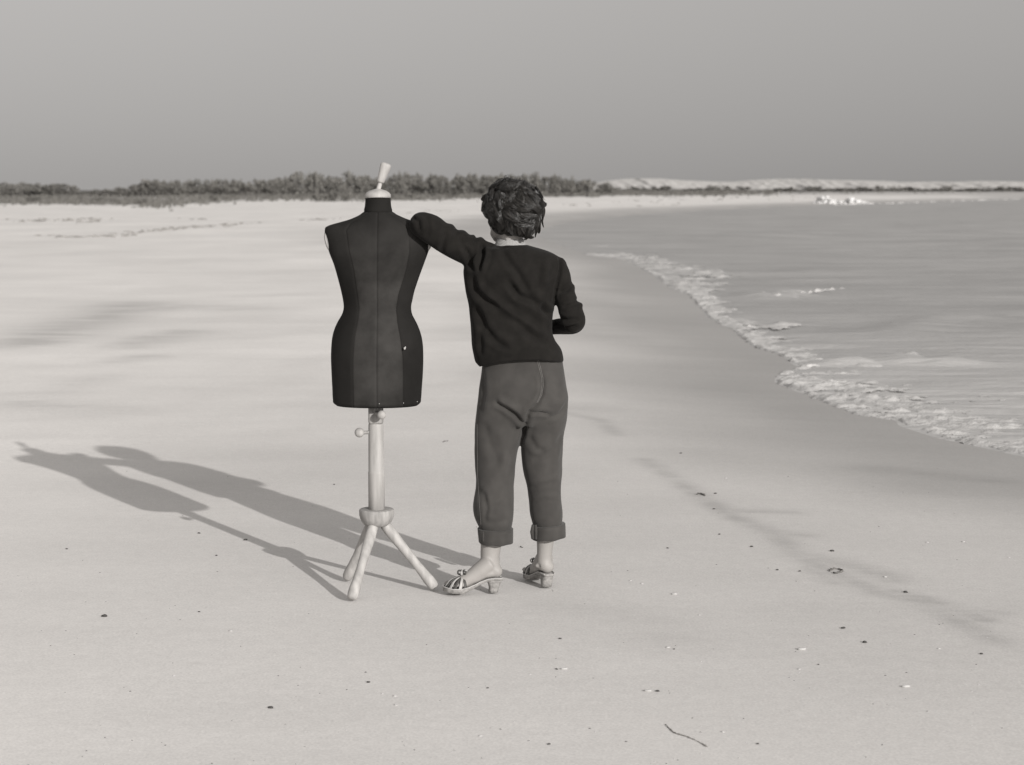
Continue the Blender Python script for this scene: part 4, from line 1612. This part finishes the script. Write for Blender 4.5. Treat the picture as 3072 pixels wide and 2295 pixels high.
# tufts: bundles of fine strands that share one curl, spread over the head without crowding
seeds = []
for d0 in hair_dirs(6000):
    if all(d0 @ q_ < math.cos(.16) for q_ in seeds): seeds.append(d0)
hr = np.random.default_rng(11)
NS = 11
U_ = np.linspace(0, 1, NS)
for d0 in seeds:
    down = np.array((0, 0, -1.0))
    turn = 1.5 * vnoise(d0[None], 1.6, 73)[0] + hr.normal(0, .30)
    sgn = 1 if vnoise(d0[None], 1.9, 74)[0] + hr.normal(0, .25) > 0 else -1
    total = sgn * hr.uniform(.8, 2.4)
    L_l = hr.uniform(.075, .120)
    flick = (hr.uniform(.08, .24) if hr.random() < .42 else hr.uniform(-.03, .04)) + .07 * max(d0[0], 0) * (d0[2] < .25)
    top = hr.uniform(.035, .095)
    d = d0.copy()
    G_, D_ = [], []
    for u in U_:
        rad = hair_r(d) * (.885 + top * math.sin(np.pi * min(u * .9 + .1, 1)) + flick * u ** 2.5)
        G_.append(HO + d * rad * (RX, RY_, RZ))
        D_.append(d.copy())
        an = turn + total * (u - .25)
        tt = down - d * (down @ d)
        tt /= np.linalg.norm(tt) + 1e-6
        sw = np.cross(d, tt)
        d = d + (tt * math.cos(an) + sw * math.sin(an)) * L_l / NS / .112
        d /= np.linalg.norm(d)
        if d[2] < -.84: d[2] = -.84
    G_, D_ = np.array(G_), np.array(D_)
    T = np.gradient(G_, axis=0)
    T /= np.linalg.norm(T, axis=1)[:, None] + 1e-9
    side = np.cross(T, D_)
    wide = hr.uniform(.011, .018)
    env_ = np.interp(U_, (0, .15, .6, .85, 1), (.55, 1.0, 1.0, .7, .25))
    K_ = 84
    a_ = hr.uniform(-1, 1, K_)
    b_ = hr.uniform(-1, 1, K_)
    b_ = np.where(hr.random(K_) < .5, np.sqrt(1 - a_ * a_), b_)
    wv = .0026 * np.sin(U_[None] * hr.uniform(3, 9, K_)[:, None] + hr.uniform(0, 6.3, K_)[:, None])
    stretch_ = hr.uniform(.86, 1.12, K_)[:, None] - .5
    pts = G_[None] + side[None] * (a_[:, None] * wide * env_ + wv)[..., None] + D_[None] * (b_[:, None] * wide * .36 * env_ + .6 * wv[:, ::-1])[..., None]
    pts = pts + (T[None] * (U_[None] * (stretch_ - .5) * .35 * L_l)[..., None])
    rr = hr.uniform(.0006, .0013, K_)[:, None] * np.interp(U_, (0, .7, 1), (1, 1, .25))[None]
    tri = []
    for q_ in range(3):
        an = 2.094 * q_ + .5
        tri.append(pts + rr[..., None] * (side * math.cos(an) + D_ * math.sin(an))[None])
    V_ = np.stack(tri, 2).reshape(-1, 3)          # strand, ring, corner
    base_ = (np.arange(K_)[:, None, None] * NS + np.arange(NS - 1)[None, :, None]) * 3
    c_ = np.arange(3)[None, None, :]
    F_ = np.stack((base_ + c_, base_ + (c_ + 1) % 3, base_ + 3 + (c_ + 1) % 3, base_ + 3 + c_), -1).reshape(-1, 4)
    mb.add(V_.tolist(), F_.tolist())
# a few loose hairs round the outline
for d0 in hair_dirs(320):
    if d0[1] > .5 or d0[2] < -.6: continue
    p = HO + d0 * hair_r(d0) * .93 * (RX, RY_, RZ)
    t = np.cross(d0, hr.normal(0, 1, 3)); t /= np.linalg.norm(t)
    L_l = hr.uniform(.014, .026)
    pts = np.array([p + t * L_l * math.sin(2.4 * u) + d0 * L_l * (1 - math.cos(2.4 * u)) * .45 for u in np.linspace(0, 1, 9)])
    mb.tube(pts, hr.uniform(.0006, .0015) * np.array([1, 1, 1, 1, 1, .9, .8, .6, .2]), 3, cap=False)
mb.build('hair', M['hair'], woman)


# mules
def make_shoe(F, label):
    hw = np.array([(0, .020), (.015, .026), (.05, .027), (.09, .026), (.13, .032), (.165, .040), (.195, .040), (.215, .033), (.230, .018), (.236, .006)])
    xs = np.linspace(0, .236, 40)
    w = np.interp(xs, hw[:, 0], hw[:, 1])
    zt_ = sole_z(xs)
    th_ = np.interp(xs, (0, .08, .12, .16, .236), (.007, .009, .013, .019, .016))
    rings = []
    for x_, ww, zt, tk in zip(xs, w, zt_, th_):
        zb2 = max(zt - tk, .002)
        rings.append(F([(x_, ww, zt), (x_, ww * 1.03, zt - .003), (x_, ww * 1.0, zb2 + .002), (x_, ww * .92, zb2), (x_, -ww * .92, zb2), (x_, -ww, zb2 + .002), (x_, -ww * 1.03, zt - .003), (x_, -ww, zt)]))
    m_ = MB()
    m_.rings(rings)
    sh = m_.build('shoe', M['cork'], woman)
    sh['label'] = label
    # heel block, narrowing to the ground
    rings = []
    for u in np.linspace(0, 1, 6):
        z_ = .052 * (1 - u) + .001
        x0, x1 = .002 + .017 * u, .066 - .012 * u - .006 * math.sin(u * np.pi)
        ww = .0245 - .004 * u
        a = np.linspace(0, 2 * np.pi, 24, endpoint=False)
        rings.append(F(np.stack(((x0 + x1) / 2 + (x1 - x0) / 2 * np.sign(np.cos(a)) * abs(np.cos(a)) ** .6, ww * np.sign(np.sin(a)) * abs(np.sin(a)) ** .6, np.full(24, z_)), 1)))
    m_ = MB()
    m_.rings(rings)
    m_.build('heel', M['cork'], sh)
    # lining edge round the insole
    m_ = MB()
    ed = np.vstack((np.stack((xs, w * .99, zt_ + .001), 1), np.stack((xs[::-1], -w[::-1] * .99, zt_[::-1] + .001), 1)))
    m_.tube(F(ed), [.0022] * len(ed), 6)
    m_.build('welt', M['shoe_pale'], sh)
    # fan of strips over the toes, pale on dark, gathered under a bow
    kc = np.array((.158, 0, sole_z(.158) + .046))
    n_s = 11
    for k in range(n_s):
        a = math.radians(-112 + 224 * k / (n_s - 1))
        ex = .172 + .055 * math.cos(a)
        ey = .0405 * math.sin(a)
        if abs(ey) > np.interp(ex, hw[:, 0], hw[:, 1]): ey = np.sign(ey) * np.interp(ex, hw[:, 0], hw[:, 1])
        e_ = np.array((ex, ey, sole_z(ex) + .001))
        mid = kc * .45 + e_ * .55 + np.array((.006 * math.cos(a), .008 * math.sin(a), .009))
        path = catmull([0, 1, 2], np.array([kc, mid, e_]), np.linspace(0, 2, 9))
        sidev = np.array((-math.sin(a), math.cos(a), 0))
        wd = np.linspace(.0035, .0068, 9)[:, None]
        m_ = MB()
        upv = np.array((.2 * math.cos(a), .2 * math.sin(a), 1.0)) * .0022
        m_.rings([F([p - sidev * w_, p - sidev * w_ * .6 + upv, p + sidev * w_ * .6 + upv, p + sidev * w_, p - upv * .3]) for p, w_ in zip(path, wd[:, 0])])
        m_.build('strap', M['shoe_pale'] if k % 2 else M['shoe_dark'], sh)
    for k in range(7):
        a = k / 7 * 2 * np.pi + .3
        c_ = kc + (.012 * math.cos(a), .012 * math.sin(a), .004)
        lp = [c_ + np.array((.009 * math.cos(a) * math.sin(q_), .009 * math.sin(a) * math.sin(q_), .008 - .008 * math.cos(q_))) + np.array((0, 0, .001)) for q_ in np.linspace(0, 2 * np.pi, 10)]
        m_ = MB()
        m_.tube(F(lp), [.0028] * 10, 6)
        m_.build('bow_loop', M['shoe_pale'] if k % 2 else M['shoe_dark'], sh)
    return sh


make_shoe(FL, 'pale heeled mule seen side on, its bow of strips at the toe')
make_shoe(FRt, 'pale heeled mule seen from behind')


# ------------------------------------------------------------------ small things on the sand
def pebble(px, py, w_px, label, mat='pebble', name='pebble', cat='pebble', flat=.5, asp=.7, rot=0.0):
    g = G(px, py)
    zz = float(ground_z(g[None, :2])[0])
    d = math.hypot(g[0], g[1])
    s = w_px / 2 / (FPX / d)
    r_ = np.random.default_rng(int(px * 7 + py))
    bm = bmesh.new()
    bmesh.ops.create_icosphere(bm, subdivisions=2, radius=1)
    v_ = np.array([q_.co[:] for q_ in bm.verts])
    f_ = [tuple(q_.index for q_ in fc.verts) for fc in bm.faces]
    bm.free()
    v_ = v_ * (1 + .22 * vnoise(v_, 1.3, int(px) % 97) + .12 * vnoise(v_, 3.1, int(py) % 89))[:, None]
    v_ = v_ * (s, s * asp, s * flat)
    c_, s_ = math.cos(rot), math.sin(rot)
    v_ = np.column_stack((v_[:, 0] * c_ - v_[:, 1] * s_, v_[:, 0] * s_ + v_[:, 1] * c_, v_[:, 2]))
    o = link(name, v_ * (.8 if mat == 'shell' else .9), f_, M[mat])
    o.location = (g[0], g[1], zz + s * flat * .45)
    return tag(o, label, cat, {'pebble': 'pebbles lying on the sand', 'shell': 'shells lying on the sand'}[cat])


for a in ((313, 1842, 21, 'largest dark oval pebble alone on the sand at lower left'),
          (597, 1594, 11, 'small dark pebble between the shadow of the form post and the edge'),
          (736, 1614, 14, 'dark pebble lying within the thin shadow of the form post'),
          (597, 1828, 9, 'tiny dark pebble in line with the front tripod foot, far to its left'),
          (1105, 2038, 14, 'dark pebble with a pale fleck, below the tripod near the bottom edge'),
          (812, 2115, 20, 'greyish half-buried pebble near the bottom edge, left of the tripod'),
          (1002, 1448, 8, 'tiny dark pebble just left of the wooden post'),
          (1463, 2055, 9, 'tiny dark pebble on bare sand below the woman\'s feet'),
          (200, 1641, 9, 'faint pebble by the left edge under the shadow of the form'),
          (649, 1660, 9, 'faint pebble below the long shadow of the form post'),
          (2043, 1355, 9, 'small dark pebble on wet sand, nearest the sea'),
          (2146, 1476, 10, 'small dark pebble right beside the dark twig on wet sand'),
          (2142, 1522, 9, 'small dark pebble at the start of a grey swash streak'),
          (2158, 1597, 9, 'dark speck of a pebble under the swash streak'),
          (2003, 1638, 9, 'dark pebble nearest the woman\'s right shoe'),
          (2255, 1634, 12, 'dark pebble in a short grey streak halfway to the right edge'),
          (2496, 1647, 15, 'dark pebble with wisps of weed above the seaweed loop'),
          (2332, 1703, 10, 'dark pebble, left one of a pair left of the seaweed loop'),
          (2399, 1707, 10, 'dark pebble, right one of a pair left of the seaweed loop'),
          (2717, 1770, 16, 'dark pebble on the swash streak below and right of the loop'),
          (2530, 1877, 17, 'dark flat pebble, upper one of two close together at right'),
          (2594, 1919, 17, 'blackest round pebble, lower one of two close together at right'),
          (2944, 1953, 12, 'dark pebble close to the right edge of the beach'),
          (1680, 1908, 12, 'dark pebble on dry sand below the right shoe'),
          (1670, 1999, 11, 'dark pebble touching the left end of a pale shell'),
          (1973, 2065, 14, 'grey pebble touching the right end of a pale shell'),
          (2022, 1939, 8, 'tiny dark pebble beside an upright white shell'),
          (2455, 1985, 8, 'tiny dark pebble alone under the two close pebbles'),
          (2273, 2222, 11, 'dim pebble at the bottom edge, right of the seaweed strand'),
          (1647, 2223, 13, 'dim pebble at the bottom edge, left of the seaweed strand')):
    pebble(*a, rot=rng.uniform(-.5, .5), asp=rng.uniform(.5, .9))
for px_, py_, w_, lb in ((1692, 1999, 26, 'pale broken shell with a dark pebble at its left end'),
                         (1944, 2065, 30, 'pale shell with a grey pebble at its right end'),
                         (2005, 1934, 17, 'white shell beside a tiny dark pebble'),
                         (1891, 1735, 12, 'bright round shell right of the woman\'s right shoe'),
                         (1926, 1744, 12, 'dull pale shell, just beyond the bright round one'),
                         (2098, 1837, 11, 'white shell speck above the middle of the lower right sand'),
                         (2782, 1621, 12, 'left of two white shells on wet sand near the right edge'),
                         (2890, 1619, 13, 'right of two white shells on wet sand near the right edge'),
                         (2656, 1724, 15, 'flat white shell just left of the swash pebble'),
                         (2397, 1999, 14, 'white shell lying below the long thin shell'),
                         (2405, 1941, 34, 'long thin white shell lying at a slant'),
                         (2718, 2052, 36, 'long curved white shell sliver at lower right'),
                         (2023, 1776, 24, 'long pale shell sliver level with the shoes'),
                         (2169, 2186, 16, 'pale shell above the seaweed strand\'s lower end'),
                         (692, 1885, 17, 'pale shell below the tripod shadow at left'),
                         (1185, 2079, 17, 'white shell, right of a small cluster below the tripod'),
                         (1146, 2072, 11, 'white shell, left of a small cluster below the tripod'),
                         (1187, 2106, 16, 'pale shell, lowest of a small cluster below the tripod'),
                         (2178, 1430, 10, 'white shell on wet sand above the dark twig')):
    pebble(px_, py_, w_, lb, 'shell', 'shell', 'shell', .35, .4 if w_ > 20 else .75, rng.uniform(-.3, .3))


def strand(name, px, rad, label, mat='weed', cat='seaweed'):
    P_ = []
    for x, y in px:
        g = G(x, y)
        P_.append((g[0], g[1], float(ground_z(g[None, :2])[0]) + rad * .8))
    P_ = np.array(P_)
    t = np.linspace(0, len(P_) - 1, 6 * (len(P_) - 1) + 1)
    Q_ = catmull(np.arange(len(P_)), P_, t)
    Q_ += rng.normal(0, rad * .35, Q_.shape)
    r_ = rad * (1 + .45 * rng.normal(0, 1, len(Q_))).clip(.35, 2.2)
    r_[0] = r_[-1] = rad * .2
    m_ = MB()
    m_.tube(Q_, r_, 7)
    o = m_.build(name, M[mat])
    set_origin(o, P_.mean(axis=0) - (0, 0, rad * .8))
    return tag(o, label, cat)


strand('seaweed_loop', [(2487, 1708), (2497, 1701), (2515, 1701), (2528, 1706), (2520, 1711), (2507, 1714), (2498, 1711)], .003, 'open loop of dark seaweed on the swash streak at right')
strand('seaweed_strand', [(1995, 2163), (2010, 2178), (2024, 2190), (2050, 2198), (2078, 2208), (2100, 2219), (2125, 2233)], .0018, 'dark broken strand of seaweed at the bottom edge of the beach', 'wrack')
strand('twig', [(2089, 1480), (2098, 1477), (2108, 1479), (2115, 1483)], .004, 'short dark twig on the wet sand right of the trousers', cat='twig')
strand('twig', [(1327, 1323), (1336, 1320), (1345, 1319)], .003, 'thin dark twig on the sand between the post and the trousers', cat='twig')
strand('twig', [(1560, 1634), (1569, 1637)], .0025, 'tiny dark twig between the woman\'s two ankles', cat='twig')

# crumbs of shell and grit too many to count
gm = MB()
for _ in range(380):
    x, y = rng.uniform(40, 3030), 2290 - 950 * rng.random() ** 1.3
    g = G(x, y)
    s_ = shore_dist(g[None, :2])[0]
    if s_ < .3: continue
    zz = float(ground_z(g[None, :2])[0])
    k = rng.uniform(.0012, .0030) * (1 + (rng.random() < .05))
    v_ = lv * (k * rng.uniform(.8, 1.6), k, k * .6)
    gm.add(v_ + (g[0], g[1], zz), lf)
half = len(gm.v) // 2 // 12 * 12
for nm, a0, a1, mt, lb in (('shell_grit', 0, half, 'shell', 'crumbs of pale shell scattered over the sand'), ('dark_grit', half, len(gm.v), 'pebble', 'dark crumbs scattered over the sand')):
    fsel = [tuple(i - a0 for i in f_) for f_ in gm.f if a0 <= f_[0] < a1]
    o = link(nm, gm.v[a0:a1], fsel, M[mt])
    tag(o, lb, kind='stuff')
